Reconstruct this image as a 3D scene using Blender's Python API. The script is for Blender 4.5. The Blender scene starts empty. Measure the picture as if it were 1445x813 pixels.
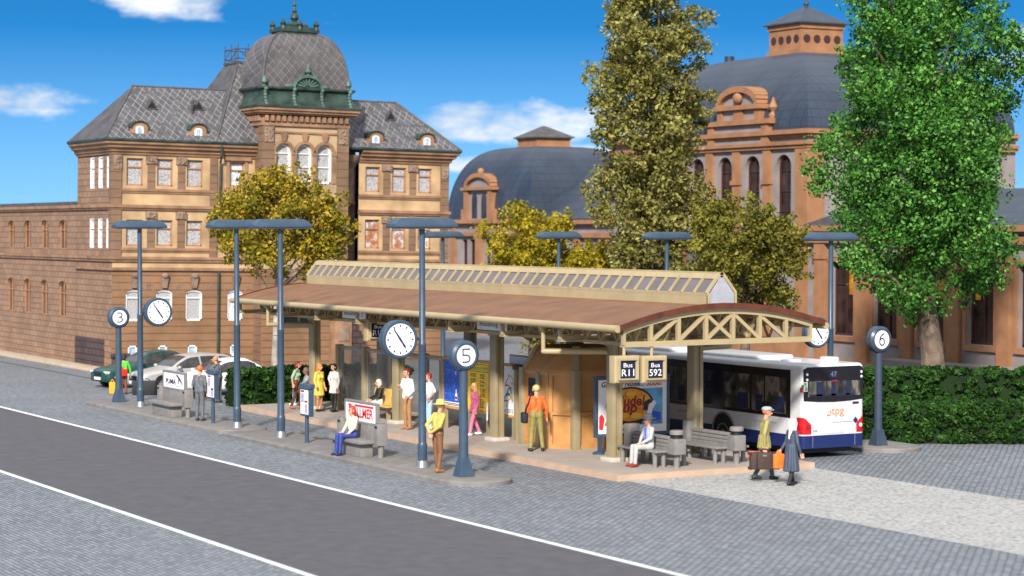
import bpy, bmesh, math, random
import numpy as np
from mathutils import Vector, Matrix
random.seed(7)
PI = math.pi
R = math.radians
scene = bpy.context.scene
COL = scene.collection

# ------------------------------------------------------------------ materials
M = {}
def nmat(name):
    m = bpy.data.materials.new(name); m.use_nodes = True
    nt = m.node_tree
    return m, nt, nt.nodes, nt.links, nt.nodes['Principled BSDF']

def mat(name, col, rough=0.6, var=0.12, scale=6.0, bump=0.0, bscale=None, metal=0.0, spec=0.4, detail=4.0, dark=None):
    """plain procedural material: base colour with noise variation and optional bump"""
    m, nt, N, L, P = nmat(name)
    tc = N.new('ShaderNodeTexCoord')
    nz = N.new('ShaderNodeTexNoise'); nz.inputs['Scale'].default_value = scale; nz.inputs['Detail'].default_value = detail
    L.new(tc.outputs['Object'], nz.inputs['Vector'])
    rp = N.new('ShaderNodeValToRGB')
    a = [max(0, c*(1-var*1.6)) for c in col]; b = [min(1, c*(1+var*1.2)) for c in col]
    rp.color_ramp.elements[0].position = 0.3; rp.color_ramp.elements[1].position = 0.7
    rp.color_ramp.elements[0].color = (*a, 1); rp.color_ramp.elements[1].color = (*b, 1)
    L.new(nz.outputs['Fac'], rp.inputs['Fac'])
    L.new(rp.outputs['Color'], P.inputs['Base Color'])
    P.inputs['Roughness'].default_value = rough; P.inputs['Metallic'].default_value = metal
    P.inputs['Specular IOR Level'].default_value = spec
    if bump:
        n2 = N.new('ShaderNodeTexNoise'); n2.inputs['Scale'].default_value = bscale or scale*6; n2.inputs['Detail'].default_value = 5
        L.new(tc.outputs['Object'], n2.inputs['Vector'])
        bp = N.new('ShaderNodeBump'); bp.inputs['Strength'].default_value = bump; bp.inputs['Distance'].default_value = 0.03
        L.new(n2.outputs['Fac'], bp.inputs['Height']); L.new(bp.outputs['Normal'], P.inputs['Normal'])
    M[name] = m
    return m

def math_node(N, L, op, a, b=None, c=None):
    n = N.new('ShaderNodeMath'); n.operation = op
    for i, v in enumerate((a, b, c)):
        if v is None: continue
        if isinstance(v, (int, float)): n.inputs[i].default_value = v
        else: L.new(v, n.inputs[i])
    return n.outputs[0]

def mixc(N, L, fac, a, b):
    n = N.new('ShaderNodeMix'); n.data_type = 'RGBA'
    if isinstance(fac, (int, float)): n.inputs[0].default_value = fac
    else: L.new(fac, n.inputs[0])
    for i, v in ((6, a), (7, b)):
        if isinstance(v, tuple): n.inputs[i].default_value = (*v, 1)
        else: L.new(v, n.inputs[i])
    return n.outputs[2]

def noise(N, L, vec, scale, detail=4, rough=0.55):
    n = N.new('ShaderNodeTexNoise'); n.inputs['Scale'].default_value = scale; n.inputs['Detail'].default_value = detail
    n.inputs['Roughness'].default_value = rough
    L.new(vec, n.inputs['Vector']); return n.outputs['Fac']

def ramp(N, L, fac, stops):
    r = N.new('ShaderNodeValToRGB')
    while len(r.color_ramp.elements) < len(stops): r.color_ramp.elements.new(0.5)
    for e, (p, c) in zip(r.color_ramp.elements, stops):
        e.position = p; e.color = (*c, 1)
    L.new(fac, r.inputs['Fac']); return r.outputs['Color']

def brickmat(name, c1, c2, cm, bw, bh, mortar, mode='xy', bump=0.5, rough=0.8, blotch=0.35, bscale=0.6, grain=14, dist=0.02, warp=0.0):
    """masonry / setts: mode xy = on the ground, wall = (x+y, z)"""
    m, nt, N, L, P = nmat(name)
    tc = N.new('ShaderNodeTexCoord'); vec = tc.outputs['Object']
    sp = N.new('ShaderNodeSeparateXYZ'); L.new(vec, sp.inputs[0])
    cb = N.new('ShaderNodeCombineXYZ')
    if mode == 'xy':
        L.new(sp.outputs[1], cb.inputs[0]); L.new(sp.outputs[0], cb.inputs[1])
    else:
        L.new(math_node(N, L, 'ADD', sp.outputs[0], sp.outputs[1]), cb.inputs[0]); L.new(sp.outputs[2], cb.inputs[1])
    v = cb.outputs[0]
    if warp:
        w = N.new('ShaderNodeTexNoise'); w.inputs['Scale'].default_value = 1.2; w.inputs['Detail'].default_value = 3
        L.new(v, w.inputs['Vector'])
        ad = N.new('ShaderNodeVectorMath'); ad.operation = 'MULTIPLY_ADD'
        L.new(w.outputs['Color'], ad.inputs[0]); ad.inputs[1].default_value = (warp, warp, 0); L.new(v, ad.inputs[2]); v = ad.outputs[0]
    bt = N.new('ShaderNodeTexBrick'); L.new(v, bt.inputs['Vector'])
    bt.inputs['Scale'].default_value = 1.0; bt.inputs['Brick Width'].default_value = bw; bt.inputs['Row Height'].default_value = bh
    bt.inputs['Mortar Size'].default_value = mortar; bt.inputs['Mortar Smooth'].default_value = 0.3
    bt.inputs['Color1'].default_value = (*c1, 1); bt.inputs['Color2'].default_value = (*c2, 1); bt.inputs['Mortar'].default_value = (*cm, 1)
    n1 = noise(N, L, vec, bscale, 5); n2 = noise(N, L, vec, grain, 4)
    s1 = math_node(N, L, 'MULTIPLY_ADD', n1, blotch*2, 1-blotch)
    s2 = math_node(N, L, 'MULTIPLY_ADD', n2, 0.6, 0.7)
    s = math_node(N, L, 'MULTIPLY', s1, s2)
    vm = N.new('ShaderNodeVectorMath'); vm.operation = 'SCALE'; L.new(bt.outputs['Color'], vm.inputs[0]); L.new(s, vm.inputs['Scale'])
    L.new(vm.outputs[0], P.inputs['Base Color'])
    P.inputs['Roughness'].default_value = rough; P.inputs['Specular IOR Level'].default_value = 0.3
    h = math_node(N, L, 'MULTIPLY_ADD', n2, 0.35, math_node(N, L, 'SUBTRACT', 1.0, bt.outputs['Fac']))
    bp = N.new('ShaderNodeBump'); bp.inputs['Strength'].default_value = bump; bp.inputs['Distance'].default_value = dist
    L.new(h, bp.inputs['Height']); L.new(bp.outputs['Normal'], P.inputs['Normal'])
    M[name] = m
    return m

def course_mat(name, col, step, width, dark=0.35, blotch=0.3, bump=0.6):
    """rusticated stone: horizontal grooves only"""
    m, nt, N, L, P = nmat(name)
    tc = N.new('ShaderNodeTexCoord'); vec = tc.outputs['Object']
    sp = N.new('ShaderNodeSeparateXYZ'); L.new(vec, sp.inputs[0])
    wob = noise(N, L, vec, 1.1, 3)
    z = math_node(N, L, 'MULTIPLY_ADD', wob, 0.03, sp.outputs[2])
    fr = math_node(N, L, 'FRACT', math_node(N, L, 'DIVIDE', z, step))
    g = math_node(N, L, 'LESS_THAN', fr, width/step)
    n1 = noise(N, L, vec, 0.7, 6); n2 = noise(N, L, vec, 9, 5)
    mul = N.new('ShaderNodeMapping'); L.new(vec, mul.inputs[0]); mul.inputs['Scale'].default_value = (0.9, 0.9, 5)
    n3 = noise(N, L, mul.outputs[0], 1.6, 5)
    c = ramp(N, L, n1, [(0.3, tuple(x*(1-blotch) for x in col)), (0.7, tuple(min(1, x*(1+blotch*0.7)) for x in col))])
    c = mixc(N, L, math_node(N, L, 'MULTIPLY', math_node(N, L, 'GREATER_THAN', n3, 0.62), 0.3), c, tuple(x*0.45 for x in col))
    c = mixc(N, L, math_node(N, L, 'MULTIPLY', g, 0.75), c, tuple(x*dark for x in col))
    L.new(c, P.inputs['Base Color']); P.inputs['Roughness'].default_value = 0.8; P.inputs['Specular IOR Level'].default_value = 0.25
    h = math_node(N, L, 'MULTIPLY_ADD', n2, 0.3, math_node(N, L, 'SUBTRACT', 1.0, g))
    bp = N.new('ShaderNodeBump'); bp.inputs['Strength'].default_value = bump; bp.inputs['Distance'].default_value = 0.03
    L.new(h, bp.inputs['Height']); L.new(bp.outputs['Normal'], P.inputs['Normal'])
    M[name] = m

def slate_mat(name, col, line, s=0.34, w=0.05, lf=0.6, k=1.0, hy=0.0):
    """slates laid as diamonds"""
    m, nt, N, L, P = nmat(name)
    tc = N.new('ShaderNodeTexCoord'); vec = tc.outputs['Object']
    sp = N.new('ShaderNodeSeparateXYZ'); L.new(vec, sp.inputs[0])
    h = math_node(N, L, 'ADD', sp.outputs[0], math_node(N, L, 'MULTIPLY', sp.outputs[1], hy))
    zz = math_node(N, L, 'MULTIPLY', sp.outputs[2], k)
    a = math_node(N, L, 'DIVIDE', math_node(N, L, 'ADD', h, zz), s)
    b = math_node(N, L, 'DIVIDE', math_node(N, L, 'SUBTRACT', h, zz), s)
    la = math_node(N, L, 'LESS_THAN', math_node(N, L, 'FRACT', a), w/s)
    lb = math_node(N, L, 'LESS_THAN', math_node(N, L, 'FRACT', b), w/s)
    fa = math_node(N, L, 'FLOOR', a); fb = math_node(N, L, 'FLOOR', b)
    cb = N.new('ShaderNodeCombineXYZ'); L.new(fa, cb.inputs[0]); L.new(fb, cb.inputs[1])
    wn = N.new('ShaderNodeTexWhiteNoise'); wn.noise_dimensions = '2D'; L.new(cb.outputs[0], wn.inputs['Vector'])
    n1 = noise(N, L, vec, 0.8, 5); n2 = noise(N, L, vec, 20, 4)
    sc = math_node(N, L, 'MULTIPLY_ADD', wn.outputs['Value'], 0.35, math_node(N, L, 'MULTIPLY_ADD', n1, 0.7, 0.5))
    vm = N.new('ShaderNodeVectorMath'); vm.operation = 'SCALE'; vm.inputs[0].default_value = col; L.new(sc, vm.inputs['Scale'])
    worn = math_node(N, L, 'MULTIPLY', math_node(N, L, 'GREATER_THAN', noise(N, L, vec, 2.2, 4), 0.44), lf)
    c = mixc(N, L, math_node(N, L, 'MULTIPLY', math_node(N, L, 'LESS_THAN', math_node(N, L, 'FRACT', math_node(N, L, 'ADD', a, 0.85)), 0.14), 0.5), vm.outputs[0], tuple(x*0.4 for x in col))
    c = mixc(N, L, math_node(N, L, 'MULTIPLY', la, worn), c, line)
    c = mixc(N, L, math_node(N, L, 'MULTIPLY', lb, math_node(N, L, 'MULTIPLY', worn, 0.7)), c, line)
    L.new(c, P.inputs['Base Color']); P.inputs['Roughness'].default_value = 0.55; P.inputs['Specular IOR Level'].default_value = 0.4
    hh = math_node(N, L, 'ADD', math_node(N, L, 'MULTIPLY', math_node(N, L, 'FRACT', a), 0.5), math_node(N, L, 'MULTIPLY', math_node(N, L, 'FRACT', b), -0.5))
    hh = math_node(N, L, 'MULTIPLY_ADD', n2, 0.2, hh)
    bp = N.new('ShaderNodeBump'); bp.inputs['Strength'].default_value = 0.4; bp.inputs['Distance'].default_value = 0.04
    L.new(hh, bp.inputs['Height']); L.new(bp.outputs['Normal'], P.inputs['Normal'])
    M[name] = m

def glass_mat(name, tint=(0.9, 0.92, 0.93), trans=0.82, rough=0.05):
    m, nt, N, L, P = nmat(name)
    out = N['Material Output']
    tr = N.new('ShaderNodeBsdfTransparent'); tr.inputs['Color'].default_value = (*tint, 1)
    P.inputs['Base Color'].default_value = (0.55, 0.55, 0.55, 1); P.inputs['Roughness'].default_value = rough
    tc = N.new('ShaderNodeTexCoord'); n = noise(N, L, tc.outputs['Object'], 3, 3)
    fac = math_node(N, L, 'MULTIPLY_ADD', n, 0.1, 1-trans-0.05)
    mx = N.new('ShaderNodeMixShader'); L.new(fac, mx.inputs[0]); L.new(tr.outputs[0], mx.inputs[1]); L.new(P.outputs[0], mx.inputs[2])
    L.new(mx.outputs[0], out.inputs['Surface'])
    M[name] = m

def lace_mat(name, base, dark, scale=9, rust=None):
    """lace curtains behind window glass"""
    m, nt, N, L, P = nmat(name)
    tc = N.new('ShaderNodeTexCoord'); vec = tc.outputs['Object']
    n = noise(N, L, vec, scale, 5, 0.7)
    c = ramp(N, L, n, [(0.43, dark), (0.53, base)])
    if rust:
        n2 = noise(N, L, vec, 2.2, 4); c = mixc(N, L, ramp(N, L, n2, [(0.45, (0, 0, 0)), (0.6, (1, 1, 1))]), c, rust)
    L.new(c, P.inputs['Base Color']); P.inputs['Roughness'].default_value = 0.25
    M[name] = m

def leaf_mat(name, col, tl=0.38):
    m, nt, N, L, P = nmat(name)
    out = N['Material Output']
    tc = N.new('ShaderNodeTexCoord'); n = noise(N, L, tc.outputs['Object'], 1.5, 3)
    c = ramp(N, L, n, [(0.3, tuple(x*0.7 for x in col)), (0.7, tuple(min(1, x*1.25) for x in col))])
    L.new(c, P.inputs['Base Color']); P.inputs['Roughness'].default_value = 0.6; P.inputs['Specular IOR Level'].default_value = 0.25
    t = N.new('ShaderNodeBsdfTranslucent'); L.new(c, t.inputs['Color'])
    mx = N.new('ShaderNodeMixShader'); mx.inputs[0].default_value = tl
    L.new(P.outputs[0], mx.inputs[1]); L.new(t.outputs[0], mx.inputs[2]); L.new(mx.outputs[0], out.inputs['Surface'])
    M[name] = m

# ground
brickmat('setts', (0.30, 0.322, 0.36), (0.19, 0.204, 0.232), (0.075, 0.075, 0.08), 0.21, 0.105, 0.018, 'xy', 1.0, 0.6, 0.25, 0.3, 5, 0.03, 0.06)
mat('asphalt', (0.098, 0.092, 0.104), 0.8, 0.10, 2.5, 0.9, 45, detail=10)
mat('road_paint', (0.72, 0.72, 0.73), 0.6, 0.08, 1.5)
mat('island_stone', (0.195, 0.18, 0.172), 0.7, 0.12, 3, 0.25, 40)
mat('platform_top', (0.36, 0.31, 0.275), 0.7, 0.07, 1.2, 0.2, 40)
mat('platform_edge', (0.47, 0.33, 0.24), 0.6, 0.08, 2, 0.1, 20)
def cobble_mat():
    m, nt, N, L, P = nmat('pale_setts')
    tc = N.new('ShaderNodeTexCoord'); vec = tc.outputs['Object']
    vo = N.new('ShaderNodeTexVoronoi'); vo.inputs['Scale'].default_value = 11.0; L.new(vec, vo.inputs['Vector'])
    n = noise(N, L, vec, 1.0, 4); n2 = noise(N, L, vec, 14, 3)
    c = ramp(N, L, vo.outputs['Distance'], [(0.0, (0.45, 0.44, 0.43)), (0.5, (0.40, 0.39, 0.38)), (0.8, (0.26, 0.255, 0.25))])
    s = math_node(N, L, 'MULTIPLY', math_node(N, L, 'MULTIPLY_ADD', n, 0.3, 0.85), math_node(N, L, 'MULTIPLY_ADD', n2, 0.3, 0.85))
    vm = N.new('ShaderNodeVectorMath'); vm.operation = 'SCALE'; L.new(c, vm.inputs[0]); L.new(s, vm.inputs['Scale'])
    L.new(vm.outputs[0], P.inputs['Base Color']); P.inputs['Roughness'].default_value = 0.8
    bp = N.new('ShaderNodeBump'); bp.inputs['Strength'].default_value = 1.0; bp.inputs['Distance'].default_value = 0.05; bp.invert = True
    L.new(vo.outputs['Distance'], bp.inputs['Height']); L.new(bp.outputs['Normal'], P.inputs['Normal'])
    M['pale_setts'] = m
cobble_mat()
mat('kerb_tan', (0.42, 0.33, 0.25), 0.8, 0.1, 2)
mat('groove', (0.05, 0.05, 0.05), 0.9)
# station
mat('cream', (0.375, 0.295, 0.168), 0.42, 0.06, 2, 0.05, 30)
mat('cream_dark', (0.43, 0.32, 0.15), 0.5, 0.08, 2)
mat('olive', (0.31, 0.25, 0.145), 0.5, 0.08, 2)
mat('roof_brown', (0.195, 0.088, 0.038), 0.55, 0.14, 1.4, 0.25, 60, detail=8)
mat('fascia', (0.105, 0.03, 0.014), 0.3, 0.2, 3)
mat('skylight_glass', (0.125, 0.11, 0.117), 0.25, 0.12, 1.5)
mat('skylight_end', (0.33, 0.33, 0.37), 0.3, 0.1, 3)
mat('kiosk_wood', (0.45, 0.225, 0.075), 0.5, 0.1, 3, 0.3, 30)
mat('seat_yellow', (0.58, 0.36, 0.1), 0.45, 0.1)
mat('frame_orange', (0.55, 0.27, 0.08), 0.5, 0.1)
mat('plinth', (0.52, 0.46, 0.4), 0.6, 0.06)
glass_mat('clear_glass', (0.86, 0.87, 0.86), 0.86)
glass_mat('plastic_bag', (0.95, 0.95, 0.97), 0.6, 0.3)
# furniture
mat('lamp_blue', (0.042, 0.069, 0.108), 0.36, 0.1, 4, 0.05, 40)
mat('slate_blue', (0.04, 0.055, 0.085), 0.36, 0.1, 4)
mat('grey_plastic', (0.205, 0.192, 0.185), 0.55, 0.1, 5, 0.1, 40)
mat('dark_gap', (0.012, 0.012, 0.014), 0.5)
mat('white_face', (0.82, 0.81, 0.82), 0.4, 0.02)
mat('ink', (0.03, 0.025, 0.06), 0.5, 0.02)
mat('ink_black', (0.012, 0.012, 0.015), 0.5, 0.02)
mat('panel_navy', (0.012, 0.015, 0.04), 0.25, 0.05)
mat('red', (0.62, 0.03, 0.035), 0.45, 0.05)
mat('poster_white', (0.8, 0.79, 0.79), 0.4, 0.02)
mat('poster_yellow', (0.85, 0.55, 0.015), 0.4, 0.04)
mat('poster_blue', (0.015, 0.08, 0.55), 0.4, 0.05)
mat('poster_green', (0.05, 0.25, 0.06), 0.4, 0.05)
mat('sky_blue', (0.13, 0.38, 0.68), 0.4, 0.3, 2)
mat('pasta', (0.92, 0.27, 0.012), 0.4, 0.22, 11)
mat('pan', (0.03, 0.012, 0.02), 0.4, 0.2)
mat('deep_red', (0.30, 0.015, 0.012), 0.4, 0.1)
mat('ring_yellow', (0.75, 0.48, 0.03), 0.4, 0.02)
mat('ring_green', (0.04, 0.32, 0.1), 0.4, 0.02)
mat('violet', (0.18, 0.13, 0.42), 0.4, 0.1)
# town house
course_mat('stone_courses', (0.245, 0.135, 0.075), 0.305, 0.035)
brickmat('stone_blocks', (0.29, 0.175, 0.115), (0.225, 0.135, 0.09), (0.12, 0.075, 0.05), 0.55, 0.25, 0.018, 'wall', 0.5, 0.8, 0.3, 0.6, 9)
brickmat('stone_base', (0.085, 0.055, 0.055), (0.06, 0.04, 0.043), (0.035, 0.025, 0.025), 0.5, 0.27, 0.03, 'wall', 0.8, 0.8, 0.3, 0.6, 9)
course_mat('stone_quoins', (0.205, 0.125, 0.08), 0.36, 0.03)
mat('stone_trim', (0.275, 0.155, 0.092), 0.75, 0.22, 1.6, 0.3, 14, detail=7)
mat('stone_grey', (0.235, 0.16, 0.115), 0.8, 0.25, 3, 0.5, 16, detail=7)
mat('stucco', (0.455, 0.305, 0.168), 0.85, 0.26, 0.8, 0.25, 18, detail=8)
mat('stucco_dull', (0.40, 0.28, 0.17), 0.85, 0.18, 0.9, 0.25, 18, detail=8)
mat('sash_brown', (0.36, 0.17, 0.08), 0.5, 0.1)
mat('sash_white', (0.8, 0.8, 0.8), 0.45, 0.03)
lace_mat('lace', (0.45, 0.44, 0.45), (0.22, 0.21, 0.215), 20)
lace_mat('lace_pale', (0.66, 0.66, 0.70), (0.42, 0.42, 0.48), 9)
lace_mat('lace_rust', (0.62, 0.58, 0.56), (0.3, 0.2, 0.17), 4, (0.33, 0.12, 0.05))
mat('dark_pane', (0.06, 0.065, 0.07), 0.12, 0.5, 0.8)
mat('cellar_glass', (0.32, 0.42, 0.56), 0.2, 0.2)
slate_mat('slates', (0.078, 0.075, 0.082), (0.28, 0.275, 0.28), 0.34, 0.04, 0.8, 0.9)
slate_mat('slates_dome', (0.088, 0.079, 0.083), (0.20, 0.188, 0.188), 0.36, 0.04, 0.7, 0.9, 0.35)
mat('slate_side', (0.078, 0.072, 0.076), 0.6, 0.22, 2.5, 0.6, 18, detail=8)
mat('copper_green', (0.028, 0.05, 0.041), 0.45, 0.35, 2.5, 0.2, 14)
mat('copper_pale', (0.075, 0.13, 0.105), 0.5, 0.3, 3, 0.2, 14)
mat('iron', (0.06, 0.055, 0.055), 0.5, 0.2)
# museum
mat('sandstone', (0.31, 0.148, 0.072), 0.75, 0.12, 1.5, 0.2, 14)
mat('museum_grey', (0.25, 0.212, 0.208), 0.85, 0.1, 1.5, 0.2, 20)
mat('museum_glass', (0.035, 0.02, 0.018), 0.2, 0.5, 1.5)
def seam_mat():
    m, nt, N, L, P = nmat('museum_roof'); tc = N.new('ShaderNodeTexCoord'); vec = tc.outputs['Object']
    sp = N.new('ShaderNodeSeparateXYZ'); L.new(vec, sp.inputs[0])
    fx = math_node(N, L, 'LESS_THAN', math_node(N, L, 'FRACT', math_node(N, L, 'MULTIPLY', math_node(N, L, 'ADD', sp.outputs[0], math_node(N, L, 'MULTIPLY', sp.outputs[1], .53)), 2.2)), .12)
    fz = math_node(N, L, 'LESS_THAN', math_node(N, L, 'FRACT', math_node(N, L, 'MULTIPLY', sp.outputs[2], 2.6)), .10)
    n = noise(N, L, vec, .7, 6); n2 = noise(N, L, vec, 6, 4)
    c = ramp(N, L, n, [(.3, (.022,.031,.052)), (.7, (.04,.053,.08))])
    s = math_node(N, L, 'MAXIMUM', fx, fz)
    c = mixc(N, L, math_node(N, L, 'MULTIPLY', s, .45), c, (.012,.017,.03))
    L.new(c, P.inputs['Base Color']); P.inputs['Roughness'].default_value = .45
    bp = N.new('ShaderNodeBump'); bp.inputs['Strength'].default_value = .5; bp.inputs['Distance'].default_value = .04
    L.new(math_node(N, L, 'MULTIPLY_ADD', n2, .3, s), bp.inputs['Height']); L.new(bp.outputs['Normal'], P.inputs['Normal']); M['museum_roof'] = m
seam_mat()
mat('museum_sash', (0.05, 0.02, 0.015), 0.5, 0.1)
mat('amber_glass', (0.5, 0.22, 0.02), 0.3, 0.4, 2)
# vehicles
mat('bus_white', (0.58, 0.575, 0.59), 0.25, 0.02)
mat('bus_blue', (0.012, 0.022, 0.105), 0.25, 0.05)
mat('bus_glass', (0.012, 0.011, 0.014), 0.12, 0.1)

mat('bus_seat', (0.012, 0.016, 0.045), 0.6, 0.1)
mat('taillight', (0.5, 0.012, 0.02), 0.2, 0.2)
mat('orange_mark', (0.75, 0.2, 0.03), 0.4, 0.02)
mat('car_green', (0.010, 0.055, 0.048), 0.25, 0.05, spec=0.6)
mat('car_silver', (0.46, 0.45, 0.45), 0.3, 0.04, metal=0.3)
mat('car_white', (0.8, 0.79, 0.79), 0.28, 0.02)
mat('car_glass', (0.05, 0.048, 0.05), 0.12, 0.3, 3)
mat('tyre', (0.014, 0.014, 0.014), 0.7)
mat('rim', (0.3, 0.3, 0.31), 0.35, 0.1, metal=0.6)
mat('lens', (0.7, 0.7, 0.72), 0.15, 0.1)
def pane_mat():
    m, nt, N, L, P = nmat('bus_pane'); tc = N.new('ShaderNodeTexCoord')
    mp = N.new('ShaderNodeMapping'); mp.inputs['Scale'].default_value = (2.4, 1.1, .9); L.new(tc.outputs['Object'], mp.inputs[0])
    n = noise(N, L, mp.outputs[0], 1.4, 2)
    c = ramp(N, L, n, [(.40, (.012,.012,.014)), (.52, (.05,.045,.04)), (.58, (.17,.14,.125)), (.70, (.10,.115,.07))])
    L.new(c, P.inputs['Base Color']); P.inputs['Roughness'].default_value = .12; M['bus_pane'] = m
pane_mat()
# trees
mat('bark', (0.14, 0.10, 0.075), 0.9, 0.3, 3, 0.8, 12, detail=7)
mat('bark_pale', (0.30, 0.26, 0.23), 0.9, 0.3, 3, 0.8, 12, detail=7)
mat('twig', (0.1, 0.05, 0.02), 0.8, 0.2)
for nm, cs in (('autumn', [(0.36, 0.26, 0.016), (0.21, 0.19, 0.014), (0.52, 0.37, 0.04), (0.09, 0.09, 0.010)]),
               ('yellow', [(0.38, 0.30, 0.014), (0.27, 0.23, 0.014), (0.50, 0.38, 0.03), (0.15, 0.135, 0.009)]),
               ('poplar', [(0.29, 0.27, 0.065), (0.18, 0.17, 0.04), (0.39, 0.365, 0.12), (0.085, 0.078, 0.02)]),
               ('olive', [(0.22, 0.205, 0.03), (0.14, 0.138, 0.018), (0.33, 0.29, 0.05), (0.07, 0.068, 0.011)]),
               ('bright', [(0.09, 0.265, 0.038), (0.048, 0.155, 0.02), (0.18, 0.41, 0.085), (0.02, 0.07, 0.010)]),
               ('hedge', [(0.03, 0.092, 0.013), (0.017, 0.054, 0.008), (0.058, 0.15, 0.025), (0.012, 0.036, 0.006)])):
    for i, c in enumerate(cs): leaf_mat('leaf_%s_%d' % (nm, i), c)

# ------------------------------------------------------------------ mesh builder
class MB:
    def __init__(s): s.v = []; s.f = []; s.m = []; s.cuts = []
    def next(s):
        """what follows becomes a separate part of the same name"""
        if not s.cuts or s.cuts[-1] != (len(s.v), len(s.f)): s.cuts.append((len(s.v), len(s.f)))
        return s
    def add(s, vs, fs, mi=0):
        o = len(s.v); s.v += [tuple(p) for p in vs]
        for f in fs: s.f.append(tuple(i+o for i in f)); s.m.append(mi)
        return s
    def box(s, x0, y0, z0, x1, y1, z1, mi=0):
        return s.add([(x0,y0,z0),(x1,y0,z0),(x1,y1,z0),(x0,y1,z0),(x0,y0,z1),(x1,y0,z1),(x1,y1,z1),(x0,y1,z1)],
                     [(0,3,2,1),(4,5,6,7),(0,1,5,4),(1,2,6,5),(2,3,7,6),(3,0,4,7)], mi)
    def quad(s, a, b, c, d, mi=0): return s.add([a, b, c, d], [(0,1,2,3)], mi)
    def poly(s, pts, mi=0): return s.add(pts, [tuple(range(len(pts)))], mi)
    def bar(s, p0, p1, w, h, mi=0, up=(0,0,1)):
        p0 = Vector(p0); p1 = Vector(p1); d = (p1-p0).normalized(); u = Vector(up)
        r = d.cross(u)
        if r.length < 1e-4: r = d.cross(Vector((1,0,0)))
        r.normalize(); u = r.cross(d)
        vs = []
        for p in (p0, p1):
            for a, b in ((-1,-1),(1,-1),(1,1),(-1,1)): vs.append(p + r*a*w/2 + u*b*h/2)
        return s.add(vs, [(0,1,2,3),(7,6,5,4),(0,4,5,1),(1,5,6,2),(2,6,7,3),(3,7,4,0)], mi)
    def tube(s, p0, p1, r0, r1=None, n=12, mi=0):
        r1 = r0 if r1 is None else r1
        p0 = Vector(p0); p1 = Vector(p1); d = (p1-p0).normalized()
        a = d.cross(Vector((0,0,1)))
        if a.length < 1e-4: a = Vector((1,0,0))
        a.normalize(); b = d.cross(a)
        vs = []
        for p, r in ((p0, r0), (p1, r1)):
            for i in range(n):
                t = 2*PI*i/n; vs.append(p + a*math.cos(t)*r + b*math.sin(t)*r)
        fs = [(i, (i+1) % n, n+(i+1) % n, n+i) for i in range(n)] + [tuple(range(n-1, -1, -1)), tuple(range(n, 2*n))]
        return s.add(vs, fs, mi)
    def path(s, pts, r, n=8, mi=0):
        for a, b in zip(pts[:-1], pts[1:]): s.tube(a, b, r, r, n, mi)
        return s
    def lathe(s, prof, c=(0,0,0), n=16, mi=0, sx=1, sy=1, a0=0.0):
        vs = []
        for r, z in prof:
            for i in range(n):
                t = 2*PI*i/n + a0; vs.append((c[0]+r*sx*math.cos(t), c[1]+r*sy*math.sin(t), c[2]+z))
        fs = []
        for k in range(len(prof)-1):
            for i in range(n): fs.append((k*n+i, k*n+(i+1) % n, (k+1)*n+(i+1) % n, (k+1)*n+i))
        fs += [tuple(range(n-1, -1, -1)), tuple(range((len(prof)-1)*n, len(prof)*n))]
        return s.add(vs, fs, mi)
    def prism(s, poly, axis, a0, a1, mi=0):
        def P(p, a): return {'x': (a, p[0], p[1]), 'y': (p[0], a, p[1]), 'z': (p[0], p[1], a)}[axis]
        n = len(poly); vs = [P(p, a0) for p in poly] + [P(p, a1) for p in poly]
        return s.add(vs, [(i, (i+1) % n, n+(i+1) % n, n+i) for i in range(n)] + [tuple(range(n-1, -1, -1)), tuple(range(n, 2*n))], mi)
    def loft(s, rings, mi=0, caps=True):
        n = len(rings[0]); vs = [p for r in rings for p in r]; fs = []
        for k in range(len(rings)-1):
            for i in range(n): fs.append((k*n+i, k*n+(i+1) % n, (k+1)*n+(i+1) % n, (k+1)*n+i))
        if caps: fs += [tuple(range(n-1, -1, -1)), tuple(range((len(rings)-1)*n, len(rings)*n))]
        return s.add(vs, fs, mi)
    def ball(s, c, r, mi=0, n=14, k=8):
        if isinstance(r, (int, float)): r = (r, r, r)
        vs = [(c[0], c[1], c[2]-r[2])]
        for j in range(1, k):
            t = PI*j/k - PI/2
            for i in range(n):
                a = 2*PI*i/n; vs.append((c[0]+r[0]*math.cos(t)*math.cos(a), c[1]+r[1]*math.cos(t)*math.sin(a), c[2]+r[2]*math.sin(t)))
        vs.append((c[0], c[1], c[2]+r[2])); fs = []
        for i in range(n): fs.append((0, 1+(i+1) % n, 1+i))
        for j in range(k-2):
            for i in range(n): fs.append((1+j*n+i, 1+j*n+(i+1) % n, 1+(j+1)*n+(i+1) % n, 1+(j+1)*n+i))
        top = len(vs)-1
        for i in range(n): fs.append((top, 1+(k-2)*n+i, 1+(k-2)*n+(i+1) % n))
        return s.add(vs, fs, mi)
    def xform(s, mtx, start=0):
        for i in range(start, len(s.v)): s.v[i] = tuple(mtx @ Vector(s.v[i]))
        return s
    def build(s, name, mats, parent=None, smooth=35, bevel=0.0, seg=2, loc=None, recalc=True):
        if s.cuts:
            bounds = [(0, 0)] + [q for q in s.cuts if 0 < q[1] < len(s.f)] + [(len(s.v), len(s.f))]; first = None
            for (v0, f0), (v1, f1) in zip(bounds[:-1], bounds[1:]):
                q = MB(); q.v = s.v[v0:v1]; q.f = [tuple(i-v0 for i in f) for f in s.f[f0:f1]]; q.m = s.m[f0:f1]
                o = q.build(name, mats, parent, smooth, bevel, seg, loc, recalc); first = first or o
            return first
        me = bpy.data.meshes.new(name); me.from_pydata(s.v, [], s.f)
        mats = [mats] if isinstance(mats, str) else mats
        for m in mats: me.materials.append(M[m])
        me.polygons.foreach_set('material_index', s.m)
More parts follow.
